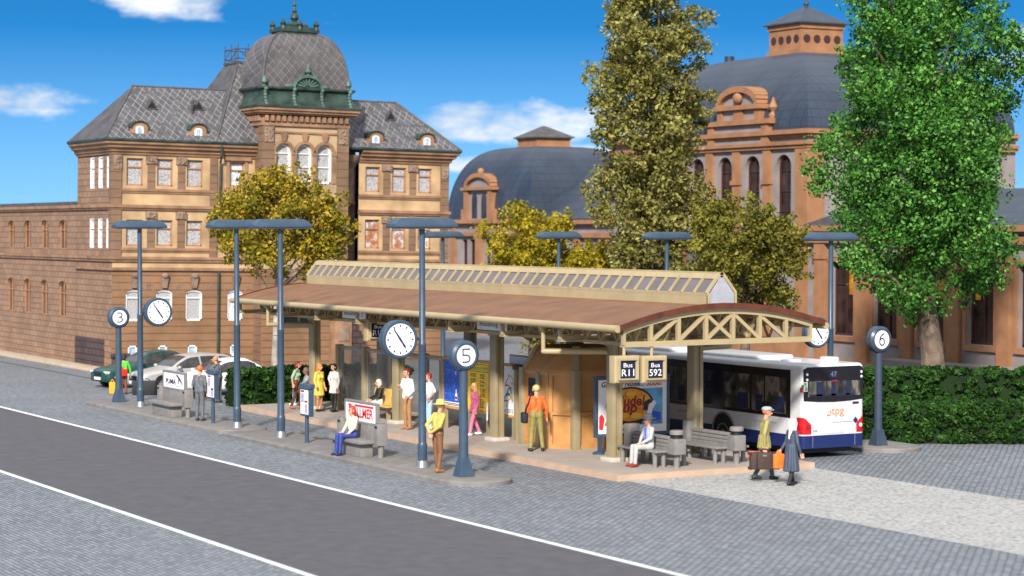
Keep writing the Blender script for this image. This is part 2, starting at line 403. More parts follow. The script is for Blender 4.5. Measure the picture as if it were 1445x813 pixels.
        if recalc or bevel:
            bm = bmesh.new(); bm.from_mesh(me)
            bmesh.ops.recalc_face_normals(bm, faces=bm.faces)
            if bevel:
                ed = [e for e in bm.edges if len(e.link_faces) == 2 and e.calc_face_angle(0) > 0.5]
                bmesh.ops.bevel(bm, geom=ed, offset=bevel, segments=seg, affect='EDGES', profile=0.6, clamp_overlap=True)
            bm.to_mesh(me); bm.free()
        if smooth:
            me.polygons.foreach_set('use_smooth', [True]*len(me.polygons)); me.set_sharp_from_angle(angle=R(smooth))
        o = bpy.data.objects.new(name, me); COL.objects.link(o)
        if parent is not None: o.parent = parent
        if loc is not None: o.location = loc
        return o

def tag(o, label=None, cat=None, group=None, kind=None):
    if label: o['label'] = label
    if cat: o['category'] = cat
    if group: o['group'] = group
    if kind: o['kind'] = kind
    return o
def thing(name, label, cat, loc=(0,0,0), rz=0.0, group=None):
    o = bpy.data.objects.new(name, None); COL.objects.link(o)
    o.location = loc; o.rotation_euler = (0, 0, rz); o.empty_display_size = 0.3
    return tag(o, label, cat, group)
def struct(name, mb, m, **k):
    return tag(mb.build(name, m, **k), kind='structure')
def copy_tree(o, parent=None):
    c = o.copy(); COL.objects.link(c)
    if parent is not None: c.parent = parent
    for ch in list(o.children): copy_tree(ch, c)
    return c

def text(s, m, parent, origin, right, up, w=None, h=None, align='C', name='lettering', depth=0.004, shear=0.0, bold=0.0):
    cu = bpy.data.curves.new(name, 'FONT'); cu.body = s; cu.size = 1.0; cu.extrude = 0.0; cu.resolution_u = 3
    cu.shear = shear; cu.offset = bold
    t = bpy.data.objects.new(name, cu); COL.objects.link(t)
    dg = bpy.context.evaluated_depsgraph_get()
    me = bpy.data.meshes.new_from_object(t.evaluated_get(dg)); bpy.data.objects.remove(t); bpy.data.curves.remove(cu)
    vs = np.zeros(len(me.vertices)*3); me.vertices.foreach_get('co', vs); vs = vs.reshape(-1, 3)
    mn, mx = vs.min(0), vs.max(0); sz = mx-mn
    sx = (w/sz[0]) if w else (h/sz[1]); sy = (h/sz[1]) if h else sx
    off = {'C': (mn[0]+mx[0])/2, 'L': mn[0], 'R': mx[0]}[align]
    rt = np.array(right, float); upv = np.array(up, float); nr = np.cross(rt, upv)
    P = np.array(origin, float) + np.outer((vs[:,0]-off)*sx, rt) + np.outer((vs[:,1]-(mn[1]+mx[1])/2)*sy, upv) + nr*depth
    me.vertices.foreach_set('co', P.ravel()); me.update()
    me.materials.clear(); me.materials.append(M[m]); me.name = name
    o = bpy.data.objects.new(name, me); COL.objects.link(o)
    if parent is not None: o.parent = parent
    return o

def flat(mb, pts, origin, right, up, d, mi=0):
    """polygon in a sign's own plane, d metres proud"""
    o = Vector(origin); r = Vector(right); u = Vector(up); n = r.cross(u)
    return mb.poly([o + r*p[0] + u*p[1] + n*d for p in pts], mi)
def circ(cx, cy, rx, ry=None, n=32, a0=0, a1=2*PI):
    ry = ry or rx
    full = abs(a1-a0-2*PI) < 1e-6
    k = n if full else n+1
    return [(cx+rx*math.cos(a0+(a1-a0)*i/n), cy+ry*math.sin(a0+(a1-a0)*i/n)) for i in range(k)]
def rect(x0, y0, x1, y1): return [(x0,y0),(x1,y0),(x1,y1),(x0,y1)]

def leaves(name, centers, radii, per, size, mats, parent=None, seed=1, flatz=1.0, elong=1.7):
    rg = np.random.default_rng(seed)
    C = np.repeat(np.asarray(centers, float), per, 0); Rr = np.repeat(np.asarray(radii, float), per, 0)
    n = len(C)
    d = rg.normal(size=(n,3)); d /= np.linalg.norm(d, axis=1)[:,None]
    p = C + d*Rr*(rg.random((n,1))**0.45)
    nr = d*0.6 + rg.normal(size=(n,3))*0.6 + np.array([0,0,0.25]); nr /= np.linalg.norm(nr, axis=1)[:,None]
    t = np.cross(nr, rg.normal(size=(n,3))); t /= np.linalg.norm(t, axis=1)[:,None]
    b = np.cross(nr, t)
    s = size*(0.6+0.8*rg.random((n,1)))
    V = np.stack([p - t*s*elong/2, p + b*s*0.5, p + t*s*elong/2, p - b*s*0.5], 1).reshape(-1,3)
    me = bpy.data.meshes.new(name)
    me.vertices.add(n*4); me.vertices.foreach_set('co', V.ravel())
    me.loops.add(n*4); me.loops.foreach_set('vertex_index', np.arange(n*4, dtype=np.int32))
    me.polygons.add(n); me.polygons.foreach_set('loop_start', np.arange(0, n*4, 4, dtype=np.int32))
    cl = np.repeat(rg.random(len(centers)), per)
    q = 0.55*cl + 0.45*rg.random(n)
    mi = np.digitize(q, [0.38, 0.62, 0.80]).astype(np.int32)
    order = np.array([1, 0, 2, 3])[mi]; order[rg.random(n) < 0.10] = 3
    for m in mats: me.materials.append(M[m])
    me.polygons.foreach_set('material_index', order.astype(np.int32))
    me.update(calc_edges=True); me.validate()
    o = bpy.data.objects.new(name, me); COL.objects.link(o)
    if parent is not None: o.parent = parent
    return o
# ------------------------------------------------------------------ the setting (x across the station, y along it)
NX, NY, PX, PY = (-1,0,0), (0,-1,0), (1,0,0), (0,1,0)
g = MB(); g.quad((-600,-300,0), (900,-300,0), (900,1500,0), (-600,1500,0)); struct('ground', g, 'setts', smooth=None, recalc=False)
g = MB(); g.quad((-11.95,-300,.004), (-6.35,-300,.004), (-6.35,900,.004), (-11.95,900,.004)); struct('road', g, 'asphalt', smooth=None, recalc=False)
g = MB()
for x in (-6.49, -12.0): g.quad((x,-300,.008), (x+.16,-300,.008), (x+.16,900,.008), (x,900,.008))
struct('road_marking', g, 'road_paint', smooth=None, recalc=False)
g = MB(); g.quad((.25,-200,.006), (5.75,-200,.006), (5.75,-.02,.006), (.25,-.02,.006)); struct('paved_path', g, 'pale_setts', smooth=None, recalc=False)
g = MB(); g.quad((.6,19,.005), (.72,19,.005), (.72,120,.005), (.6,120,.005)); struct('gutter_groove', g, 'groove', smooth=None, recalc=False)
g = MB(); g.box(1.9, 43.6, 0, 2.9, 90, .10); struct('pavement', g, 'kerb_tan', bevel=.03)
# platform slab with a lighter rim
g = MB(); g.box(.14, .14, .0, 5.61, 23.14, .15, 0)
g.box(0, 0, 0, 5.75, .14, .145, 1); g.box(0, 23.14, 0, 5.75, 23.28, .145, 1); g.box(0, .14, 0, .14, 23.14, .145, 1); g.box(5.61, .14, 0, 5.75, 23.14, .145, 1)
struct('platform', g, ['platform_top', 'platform_edge'])
def island(x0, x1, y0, y1, tip0, tip1, z=.12):
    """traffic island with one rounded or angled end"""
    c = (x0+x1)/2; hw = (x1-x0)/2
    def ring(ins):
        pts = []
        for i in range(13):
            t = PI + PI*i/12; pts.append((c+(hw-ins)*math.cos(t), y0+tip0+(tip0-ins)*math.sin(t)))
        for i in range(13):
            t = PI*i/12; pts.append((c+(hw-ins)*math.cos(t), y1-tip1+(tip1-ins)*math.sin(t)))
        return pts
    m = MB(); rings = [[(x,y,0) for x,y in ring(0)], [(x,y,z-.03) for x,y in ring(0)], [(x,y,z-.008) for x,y in ring(.02)], [(x,y,z) for x,y in ring(.05)]]
    return m.loft(rings)
struct('traffic_island_pavement', island(-3.85, -2.08, .62, 15.2, .95, .35), 'island_stone')
struct('traffic_island_pavement', island(-3.72, -2.08, 15.35, 28.3, .55, 1.2), 'island_stone')
struct('traffic_island_pavement', island(9.25, 11.1, 1.75, 18.0, .95, .6), 'island_stone')

# ------------------------------------------------------------------ station canopy
L, W = 23.28, 5.75
XC = 2.96
def roof_z(x): return 3.63 + .47*(1-((x-XC)/2.96)**2)
can = thing('station_canopy', 'long bus station canopy with brown arched roof, ridge skylight and cream steel frame', 'canopy', (0,0,0))
xs = [0.0 + 5.92*i/24 for i in range(25)]
g = MB()
top = [(x, roof_z(x)) for x in xs]; bot = [(x, roof_z(x)-.07) for x in reversed(xs)]
g.prism(top+bot, 'y', -.1, 23.36); roof = g.build('roof', 'roof_brown', can, smooth=30)
def fascia(y0, y1):
    f = MB()
    for a, b in ((0, 12), (12, 24)):
        e = .004 if a else 0
        p = [(x, roof_z(x)+.035-e) for x in xs[a:b+1]] + [(x, roof_z(x)-.10) for x in reversed(xs[a:b+1])]
        f.prism(p, 'y', y0-e, y1+e)
    return f
fascia(-.16, -.095).build('fascia', 'fascia', roof, smooth=30); fascia(23.355, 23.42).build('fascia', 'fascia', roof, smooth=30)
g = MB(); g.tube((-.06,-.1,3.57), (-.06,23.45,3.57), .088, n=14); g.build('gutter', 'cream', can)
g = MB(); g.tube((5.98,-.14,3.52), (5.98,23.45,3.52), .085, n=14); g.build('gutter', 'cream', can)
# transverse trusses
def truss():
    m = MB(); x0, x1, zb = .12, 5.62, 3.14; d = .11
    def top(x): return roof_z(x)-.10
    xa = [x0+(x1-x0)*i/28 for i in range(29)]
    m.prism([(x, top(x)) for x in xa] + [(x, top(x)-.13) for x in reversed(xa)], 'y', -d/2, d/2)
    m.prism([(x, top(x)+.004) for x in xa] + [(x, top(x)-.035) for x in reversed(xa)], 'y', -d/2-.05, d/2+.05)
    m.box(x0, -d/2-.05, zb, x1, d/2+.05, zb+.035); m.box(x0+.04, -d/2, zb+.03, x1-.04, d/2, zb+.125)
    n = 7; s = (x1-x0)/n
    for k in range(n+1):
        x = x0+s*k; w = .09 if 0 < k < n else .075
        xx = min(max(x, x0+w/2), x1-w/2)
        m.box(xx-w/2, -d/2+.004, zb+.05, xx+w/2, d/2-.004, top(xx)-.02)
    for k, kind in enumerate(['', 'u', 'u', 'x', 'd', 'd', '']):
        a, b = x0+s*k, x0+s*(k+1)
        if kind in ('u', 'x'): m.bar((a+.03,0,zb+.13), (b-.03,0,top(b)-.14), .07, .085)
        if kind in ('d', 'x'): m.bar((a+.03,.006,top(a)-.14), (b-.03,.006,zb+.13), .07, .083)
    return m
t0 = truss().build('truss', 'cream', can, smooth=30, loc=(0,.0,0))
for k in range(1, 9):
    c = t0.copy(); COL.objects.link(c); c.parent = can; c.location = (0, 2.88*k if k < 8 else 23.25, 0)
# longitudinal lattice beams
for x in (.75, 1.64, 4.05, 5.2):
    m = MB(); z0, z1 = 3.17, roof_z(x)-.14
    m.box(x-.05, .1, z0-.05, x+.05, 23.2, z0+.03); m.box(x-.05, .1, z1-.04, x+.05, 23.2, z1+.03)
    n = 32; s = 23.1/n
    for k in range(n):
        y = .1+s*k; m.bar((x,y+.03,z1), (x,y+s/2,z0), .05, .05); m.bar((x,y+s/2,z0), (x,y+s-.03,z1), .048, .048)
    m.build('lattice_beam', 'cream_dark', can, smooth=None)
# columns
def column():
    m = MB(); a, b = .17, .135
    m.box(-b, -a, .14, -b+.09, a, 3.16, 0); m.box(b-.09, -a, .14, b, a, 3.16, 0)
    m.box(-b+.09, -a+.05, .14, b-.09, a-.05, 3.16, 0)
    m.box(-b-.035, -a-.035, 3.0, b+.035, a+.035, 3.12, 0)
    return m
cm, pm = column(), MB().box(-.25, -.27, 0, .25, .27, .10)
c0 = None
for x in (1.63, 4.04):
    for k in range(4):
        y = 2.72+5.98*k
        if c0 is None:
            c0 = cm.build('column', 'olive', can, bevel=.012); p0 = pm.build('column_base', 'plinth', c0, bevel=.02, loc=(0,0,.146))
            c0.location = (x, y, .0)
        else:
            c = copy_tree(c0, can); c.location = (x, y, 0)
# downpipes
for (x, y, xe, ye) in ((.1, 3.6, 1.5, 2.85), (.1, 20.85, 1.5, 20.6), (5.8, 3.7, 4.2, 2.85), (5.8, 20.85, 4.2, 20.6)):
    m = MB(); m.tube((x-.12 if x < 1 else x+.12, y, 3.55), (x, y, 3.36), .085, .05); m.tube((x,y,3.36), (x,y,2.88), .055); m.ball((x,y,2.87), .062)
    m.tube((x,y,2.87), (xe,ye,2.86), .07)
    m.build('downpipe', 'cream', can)
# skylight
SX0, SX1, ZB, ZE, ZP = XC-.42, XC+.42, 4.04, 4.345, 4.86
sky = MB(); y0, y1 = .02, 23.3
for sgn in (-1, 1):
    xe = XC+.42*sgn
    sky.box(min(xe, xe-.05*sgn), y0, ZB, max(xe, xe-.05*sgn), y1, ZE-.01)
    sky.bar((XC+.40*sgn, y0, ZE), (XC+.40*sgn, y1, ZE), .05, .06)
sky.bar((XC, y0, ZP-.03), (XC, y1, ZP-.03), .10, .06)
for sgn in (-1, 1):
    a = Vector((XC, 0, ZP-.01)); b = Vector((XC+.13*sgn, 0, ZP-.01-.13*(ZP-ZE)/.42))
    sky.bar((a+b)/2+Vector((0,y0,0)), (a+b)/2+Vector((0,y1,0)), (a-b).length, .05, up=Vector((sgn*(ZP-ZE), 0, .42)))
nr = 44
for k in range(nr+1):
    y = y0+.04+(y1-y0-.08)*k/nr; w = .07 if k % 11 == 0 else .035
    for sgn in (-1, 1):
        sky.bar((XC+.05*sgn, y, ZP-.04), (XC+.425*sgn, y, ZE+.015), w, .07, up=(sgn*(ZP-ZE), 0, .42))
for y in (y0, y1):
    for sgn in (-1, 1):
        sky.box(XC+.42*sgn-(.05 if sgn > 0 else 0), y-.03, ZB, XC+.42*sgn+(.05 if sgn < 0 else 0), y+.03, ZE+.02)
skl = sky.build('skylight', 'cream', can, smooth=None)
gl = MB()
for sgn in (-1, 1): gl.bar((XC+.21*sgn, y0+.02, (ZP+ZE)/2-.02), (XC+.21*sgn, y1-.02, (ZP+ZE)/2-.02), .62, .015, up=(sgn*(ZP-ZE), 0, .42))
gl.build('glazing', 'skylight_glass', skl, smooth=None)
gl = MB()
for y in (y0, y1-.01): gl.prism([(SX0+.06, ZB), (SX1-.06, ZB), (SX1-.06, ZE), (XC+.05, ZP-.12), (XC-.05, ZP-.12), (SX0+.06, ZE)], 'y', y, y+.012); gl.next()
gl.build('end_glazing', 'skylight_end', skl, smooth=None)

# ------------------------------------------------------------------ hanging departure displays
def display(label, x, y, z, t1, t2, top=3.16, back=True):
    e = thing('departure_display', label, 'departure display', (x, y, z), 0, 'departure displays under the canopy')
    m = MB(); w, h, d = .35, .32, .26
    m.loft([[(-w,d,-h),(w,d,-h),(w,d,h),(-w,d,h)], [(-w,.03,-h),(w,.03,-h),(w,.03,h),(-w,.03,h)], [(-w+.03,0,-h+.03),(w-.03,0,-h+.03),(w-.03,0,h-.03),(-w+.03,0,h-.03)]])
    iw, ih = .275, .25; jw, jh = .205, .205
    ho = m.build('housing', 'cream', e, bevel=.02)
    m = MB(); m.loft([[(-iw,-.002,-ih),(iw,-.002,-ih),(iw,-.002,ih),(-iw,-.002,ih)], [(-iw+.01,-.07,-ih+.01),(iw-.01,-.07,-ih+.01),(iw-.01,-.07,ih-.01),(-iw+.01,-.07,ih-.01)],
                      [(-iw+.035,-.07,-ih+.035),(iw-.035,-.07,-ih+.035),(iw-.035,-.07,ih-.035),(-iw+.035,-.07,ih-.035)], [(-jw,-.006,-jh),(jw,-.006,-jh),(jw,-.006,jh),(-jw,-.006,jh)]], caps=False)
    m.build('bezel', 'cream', e, smooth=None, recalc=True)
    m = MB(); m.box(-jw-.01,-.010,-jh-.01,jw+.01,-.004,jh+.01); s = m.build('screen', 'panel_navy', e, smooth=None)
    text(t1, 'white_face', s, (0,-.011,.10), PX, (0,0,1), w=.24, h=.10, depth=.003)
    text(t2, 'white_face', s, (0,-.011,-.075), PX, (0,0,1), w=.34, h=.155, depth=.003)
    m = MB(); m.tube((-.02,.13,h), (-.02,.13,top-z), .04, n=10); m.build('hanger_rod', 'cream', e)
    return e
display('cream hanging display box showing Bus R11 under the canopy end', .17, -.17, 2.63, 'Bus', 'R11')
display('cream hanging display box showing Bus 592 under the canopy end', .935, -.17, 2.61, 'Bus', '592')
display('cream hanging display box showing Bus R12 above the glass windbreak', .75, 14.25, 2.95, 'Bus', 'R12', 3.2)
def hang_sign(label, y0, y1, word, num, x=.66):
    e = thing('platform_name_sign', label, 'sign', (x, (y0+y1)/2, 3.36), 0, 'name signs under the canopy eave')
    w = (y1-y0)/2
    m = MB(); m.box(0, -w, -.13, .03, w, .13); m.build('board', 'poster_white', e, smooth=None)
    m = MB(); m.box(.004,-w,.13,.026,-w+.03,.22); m.box(.004,w-.03,.13,.026,w,.22); m.build('bracket', 'cream_dark', e, smooth=None)
    text(word, 'ink_black', e, (-.002, .18*w, .01), (0,-1,0), (0,0,1), w=1.25*w, h=.15, depth=.003)
    text(num, 'ink_black', e, (-.002, -.72*w, .01), (0,-1,0), (0,0,1), h=.15, depth=.003)
    return e
hang_sign('white hanging sign reading Bussteig 4 under the roof edge', 6.45, 8.05, 'Bussteig', '4')
hang_sign('white hanging sign reading Bussteig 3 under the roof edge', 14.9, 16.5, 'Bussteig', '3')

# ------------------------------------------------------------------ windbreak with glass
wb = thing('glass_windbreak', 'olive framed windbreak with tall rounded glass panes on the platform', 'windbreak', (2.2, 0, .15))
posts = [20.0, 18.1, 16.2, 14.1]
for y in posts:
    m = MB(); m.box(-.11, y-.1, 0, .11, y+.1, 2.08); m.build('post', 'olive', wb, bevel=.012)
m = MB()
m.box(-.04, 13.0, 1.98, .04, 20.0, 2.05); m.box(-.04, 13.0, .2, .04, 20.0, .26); m.box(-.05, 12.92, 0, .05, 13.0, 2.05)
m.build('rail', 'olive', wb, smooth=None)
for a, b in zip([13.0]+posts[::-1][:-1], posts[::-1]):
    y0, y1 = a+.14, b-.14; pts = []
    for cx, cy, t in ((y1-.1,1.85,0), (y0+.1,1.85,PI/2), (y0+.1,.38,PI), (y1-.1,.38,1.5*PI)):
        for i in range(5): pts.append((cx+.1*math.cos(t+i*PI/8), cy+.1*math.sin(t+i*PI/8)))
    m = MB(); m.prism(pts, 'x', -.012, .012); pn = m.build('pane', 'clear_glass', wb, smooth=None)
    m = MB(); 
    for i in range(len(pts)):
        p, q = pts[i], pts[(i+1) % len(pts)]; m.bar((0,p[0],p[1]), (0,q[0],q[1]), .034, .03, up=(1,0,0))
    m.build('pane_frame', 'skylight_end', pn, smooth=None)
# shell seats
st = thing('seat_row', 'row of yellow plastic shell seats in front of the glass windbreak', 'seat row', (1.75, 16.15, .15))
for k in range(3):
    y = .62-.62*k
    m = MB(); prof = [(.18,.43),(-.22,.40),(-.25,.43),(-.2,.46),(.12,.47),(.2,.58),(.25,.92),(.29,.92),(.25,.5)]
    m.prism(prof, 'y', y-.27, y+.27); m.build('seat', 'seat_yellow', st, bevel=.025)
m = MB(); m.box(-.02,-.8,.34,.05,.8,.4); m.box(-.05,-.6,0,.05,-.5,.36); m.box(-.05,.5,0,.05,.6,.36); m.build('beam', 'olive', st, smooth=None)

# ------------------------------------------------------------------ poster boards
def board(label, name, x, y0, y1, z0, z1, frame, cat='poster board', post=True, paper='poster_white'):
    """a framed board facing -x"""
    e = thing(name, label, cat, (x, (y0+y1)/2, .15), 0)
    w = (y1-y0)/2; f = .075
    m = MB()
    m.box(-.05,-w,z0,.05,w,z0+f); m.box(-.05,-w,z1-f,.05,w,z1); m.box(-.05,-w,z0+f,.05,-w+f,z1-f); m.box(-.05,w-f,z0+f,.05,w,z1-f)
    m.build('frame', frame, e, bevel=.01)
    m = MB(); m.box(-.03,-w+f,z0+f,.03,w-f,z1-f); m.build('poster', paper, e, smooth=None)
    if post:
        m = MB(); m.box(-.035,-w+.12,0,.035,-w+.22,z0); m.next(); m.box(-.035,w-.22,0,.035,w-.12,z0); m.build('foot', 'olive', e, smooth=None)
    return e, w-f
RT, UP = (0,-1,0), (0,0,1)
e, w = board('orange framed board with blue poster of white specks and a small bottle', 'poster_board', 2.2, 11.5, 12.9, .58, 2.06, 'frame_orange', paper='poster_blue')
rg = random.Random(3); m = MB(); O = (-.031,0,0)
for i in range(420):
    px, pz = rg.uniform(-w+.03, w-.03), .66+1.3*(rg.random()**.9); s = rg.uniform(.005,.016)
    if abs(px-.15) < .12 and .78 < pz < 1.16: continue
    flat(m, circ(px, pz, s*1.6, s, 6, rg.random()), O, RT, UP, .001+.00001*i)
m.build('specks', 'sky_blue', e, smooth=None, recalc=False)
m = MB(); flat(m, rect(-w,.66,w,.78), O, RT, UP, .008); flat(m, [(.08,.84),(.22,.84),(.22,1.02),(.18,1.06),(.18,1.16),(.12,1.16),(.12,1.06),(.08,1.02)], O, RT, UP, .008); m.next()
flat(m, circ(.14,1.62,.07,.05,16), O, RT, UP, .009); m.build('bottle_print', 'poster_white', e, smooth=None, recalc=False)
m = MB(); flat(m, rect(.09,.87,.21,.95), O, RT, UP, .011); m.build('bottle_label', 'deep_red', e, smooth=None, recalc=False)
m = MB()
for i in range(2): flat(m, rect(-w+.08,.685+.04*i,w-.1-.2*i,.705+.04*i), O, RT, UP, .011)
flat(m, circ(.16,1.62,.04,.03,12), O, RT, UP, .012); m.build('small_print', 'ink', e, smooth=None, recalc=False)
e, w = board('orange framed yellow timetable headed Abfahrt with columns of small black lines', 'timetable_board', 2.2, 10.06, 11.46, .58, 2.06, 'frame_orange', 'timetable', paper='poster_yellow')
m = MB(); rg = random.Random(5)
for cx in (-.43, .12):
    for i in range(26):
        z = 1.66-.037*i
        if rg.random() < .08: continue
        flat(m, rect(cx, z, cx+.07, z+.02), O, RT, UP, .002); flat(m, rect(cx+.1, z, cx+.16+rg.uniform(.04,.16), z+.02), O, RT, UP, .002)
flat(m, rect(-w+.04,1.735,w-.04,1.75), O, RT, UP, .002); flat(m, rect(-w+.04,1.935,w-.04,1.95), O, RT, UP, .002)
m.build('timetable_print', 'ink_black', e, smooth=None, recalc=False)
text('Abfahrt', 'poster_green', e, (-.031, .14, 1.84), RT, UP, w=.7, h=.12); text('HHH', 'poster_green', e, (-.031, -.42, 1.84), RT, UP, w=.3, h=.11)
e, w = board('orange framed white poster of coloured looping ribbons ending in 2012', 'poster_board', 2.2, 8.6, 10.02, .58, 2.06, 'frame_orange')
for i, (c, ox, oz) in enumerate((('ring_yellow',.42,1.62), ('red',.28,1.42), ('ring_green',.36,1.22), ('poster_blue',.22,1.12), ('ring_yellow',.38,1.06))):
    m = MB(); pts = []
    for k in range(28):
        t = k/27; a = t*5.2+i; pts.append((ox+.20*math.sin(a)*(1-.3*t), oz-.16+.42*t*.8+.06*math.cos(a*2)))
    for (a, b), (c2, d) in zip(pts[:-1], pts[1:]):
        n = Vector((b-d, c2-a)).normalized()*.018
        flat(m, [(a-n.x,b-n.y),(c2-n.x,d-n.y),(c2+n.x,d+n.y),(a+n.x,b+n.y)], O, RT, UP, .002+.002*i)
    m.build('ribbon_print', c, e, smooth=None, recalc=False)
text('rt 2012', 'ink_black', e, (-.031, -.3, .76), RT, UP, w=.5, h=.11)
m = MB(); m.box(-.1,-.84,0,.1,-.71,2.02); m.build('end_post', 'olive', e, bevel=.01)
m = MB(); m.box(-.16,-.92,1.92,.1,-.72,2.06); m.build('end_cap', 'bark', e, bevel=.02)
e = thing('light_box_sign', 'white light box with a line of red writing above the ribbon poster', 'sign', (2.6, 8.9, 2.06), 0)
m = MB(); m.box(-.05,-.75,0,.05,.75,.36); m.build('box', 'skylight_end', e, bevel=.02)
m = MB(); m.box(-.056,-.7,.04,-.05,.7,.32); m.build('face', 'white_face', e, smooth=None)
m = MB()
for k in range(9): flat(m, rect(-.62+.14*k, .07, -.53+.14*k, .12), (-.057,0,0), RT, UP, .002)
m.build('red_writing', 'red', e, smooth=None, recalc=False)
m = MB(); m.box(-.03,-.6,-1.91,.03,-.54,0); m.next(); m.box(-.03,.54,-1.91,.03,.6,0); m.build('leg', 'olive', e, smooth=None)

# noodle poster, facing -y
e = thing('poster_board', 'blue framed poster for Nudel up noodles with a pan of pasta beside the kiosk', 'poster board', (3.16, 4.3, .15), 0)
w, z0, z1 = 1.14, .42, 1.98; f = .09
m = MB(); m.box(-w,-.05,z0,w,.05,z0+f); m.box(-w,-.05,z1-f,w,.05,z1); m.box(-w,-.05,z0+f,-w+f,.05,z1-f); m.box(w-f,-.05,z0+f,w,.05,z1-f); m.build('frame', 'lamp_blue', e, bevel=.012)
m = MB(); m.box(-w+f,-.03,z0+f,w-f,.03,z1-f); m.build('poster', 'poster_white', e, smooth=None)
m = MB(); m.box(-w+.12,-.04,.06,-w+.22,.04,z0); m.lathe([(.16,0),(.16,.04),(.1,.07)], (-w+.1,-.05,0), 14); m.next(); m.box(w-.22,-.04,.06,w-.12,.04,z0); m.lathe([(.16,0),(.16,.04),(.1,.07)], (w-.17,-.05,0), 14); m.build('foot', 'lamp_blue', e)
O = (0,-.031,0); RX = (1,0,0)
def pl(pts, c, d, name):
    m = MB(); flat(m, pts, O, RX, UP, d); return m.build(name, c, e, smooth=None, recalc=False)
pl(rect(.22,.70,.92,1.64), 'sky_blue', .002, 'sky_print')
pl([(.3,.8),(.86,.8),(.86,1.0),(.62,1.05)], 'poster_blue', .004, 'water_print')
pl(circ(-.08,1.2,.74,.49), 'pan', .006, 'pan_print'); pl(circ(-.08,1.22,.67,.42), 'pasta', .009, 'pasta_print')
for cx_, cz_, r_ in ((-.42,1.4,.13),(-.05,1.5,.12),(.3,1.36,.12),(-.5,1.1,.1),(.1,.94,.13),(-.25,.95,.1)): pl(circ(cx_,cz_,r_*1.3,r_*.6,14), 'ring_yellow', .010+.0002*cx_, 'noodle_print')
pl([(-.85,.72),(.3,.72),(.25,.95),(-.75,.98)], 'pan', .005, 'shade_print')
pl([(.42,.98),(.52,1.26),(.66,1.33),(.72,1.25),(.62,1.1),(.56,.94)], 'white_face', .012, 'fork_print')
pl([(.30,1.08),(.36,1.3),(.52,1.36),(.6,1.28),(.47,1.22),(.46,1.06)], 'pan', .014, 'hat_print')
pl([(-1.02,.62),(-.9,.62),(-.86,.9),(-.94,1.02),(-1.02,.95)], 'red', .010, 'figure_print'); pl(circ(-.72,.78,.1,.14,14), 'pasta', .011, 'jar_print')
text('Nudel', 'deep_red', e, (-.1,-.031,1.33), RX, UP, w=.95, h=.27, depth=.013, shear=.15, bold=.03)
text('up', 'deep_red', e, (-.08,-.031,1.08), RX, UP, w=.44, h=.25, depth=.013, shear=.15, bold=.03)
text('Gibt der Nudel...', 'ink', e, (-.3,-.031,1.77), RX, UP, w=1.3, h=.14, depth=.006, shear=.2, bold=.02)
text('Soße!', 'red', e, (.66,-.031,1.775), RX, UP, w=.5, h=.15, depth=.006, shear=.2, bold=.02)
text('die...', 'ink', e, (-.3,-.031,.61), RX, UP, w=.36, h=.09, depth=.006, bold=.02)

# ------------------------------------------------------------------ kiosk
kp = [(1.86,7.58),(1.82,6.2),(2.26,5.62),(3.95,5.62),(4.4,6.2),(4.4,7.6),(3.95,8.15),(2.3,8.15)]
kc = Vector((3.12,6.9))
kio = thing('kiosk', 'tan wooden eight-sided kiosk with a sloping roof on the platform', 'kiosk', (0,0,.15))
def ins(p, d):
    v = Vector(p)-kc; return tuple(kc + v*(1-d/v.length))
m = MB(); m.prism(kp, 'z', 0, 2.0); walls = m.build('wall', 'kiosk_wood', kio, smooth=None)
m = MB(); m.loft([[(*ins(p,-.03),2.0) for p in kp], [(*ins(p,-.03),2.05) for p in kp], [(*ins(p,.36),2.62) for p in kp], [(*ins(p,.5),2.64) for p in kp]]); m.build('roof', 'kiosk_wood', kio, smooth=None)
fr = MB()
n = len(kp)
for i in range(n):
    a, b = Vector(kp[i]), Vector(kp[(i+1) % n]); d = (b-a).normalized(); nn = Vector((d.y,-d.x)); nn = nn if nn.dot(a-kc) > 0 else -nn
    ln = (b-a).length
    for z0, z1, t0, t1 in ((.0,.1,.0,1),(.88,.96,.0,1),(1.9,2.0,0,1),(.1,.88,0,.1/ln),(.1,.88,1-.1/ln,1),(.96,1.9,0,.1/ln),(.96,1.9,1-.1/ln,1)):
        p, q = a+d*ln*t0+nn*.02, a+d*ln*t1+nn*.02
        fr.bar((p.x,p.y,(z0+z1)/2), (q.x,q.y,(z0+z1)/2), .07, z1-z0)
fr.build('panel_frame', 'kiosk_wood', walls, smooth=None)
m = MB()
for i in (0, 2, 4, 6, 3):
    m.next(); p = Vector(ins(kp[i], -.03)); q = Vector(ins(kp[i], .35))
    m.box(p.x-.1, p.y-.1, 0, p.x+.1, p.y+.1, 2.06); m.bar((p.x,p.y,2.04), (q.x,q.y,2.66), .2, .09)
m.next(); a = Vector(kp[0]).lerp(Vector(kp[1]), .62); m.box(a.x-.1, a.y-.08, 0, a.x+.04, a.y+.08, 1.95)
m.build('pilaster', 'olive', kio, bevel=.012)
m = MB(); a = Vector(kp[0]).lerp(Vector(kp[1]), .2); b = Vector(kp[0]).lerp(Vector(kp[1]), .5)
m.bar((a.x-.03,a.y,1.42), (b.x-.03,b.y,1.42), .03, .74); m.build('window', 'bus_glass', kio, smooth=None)

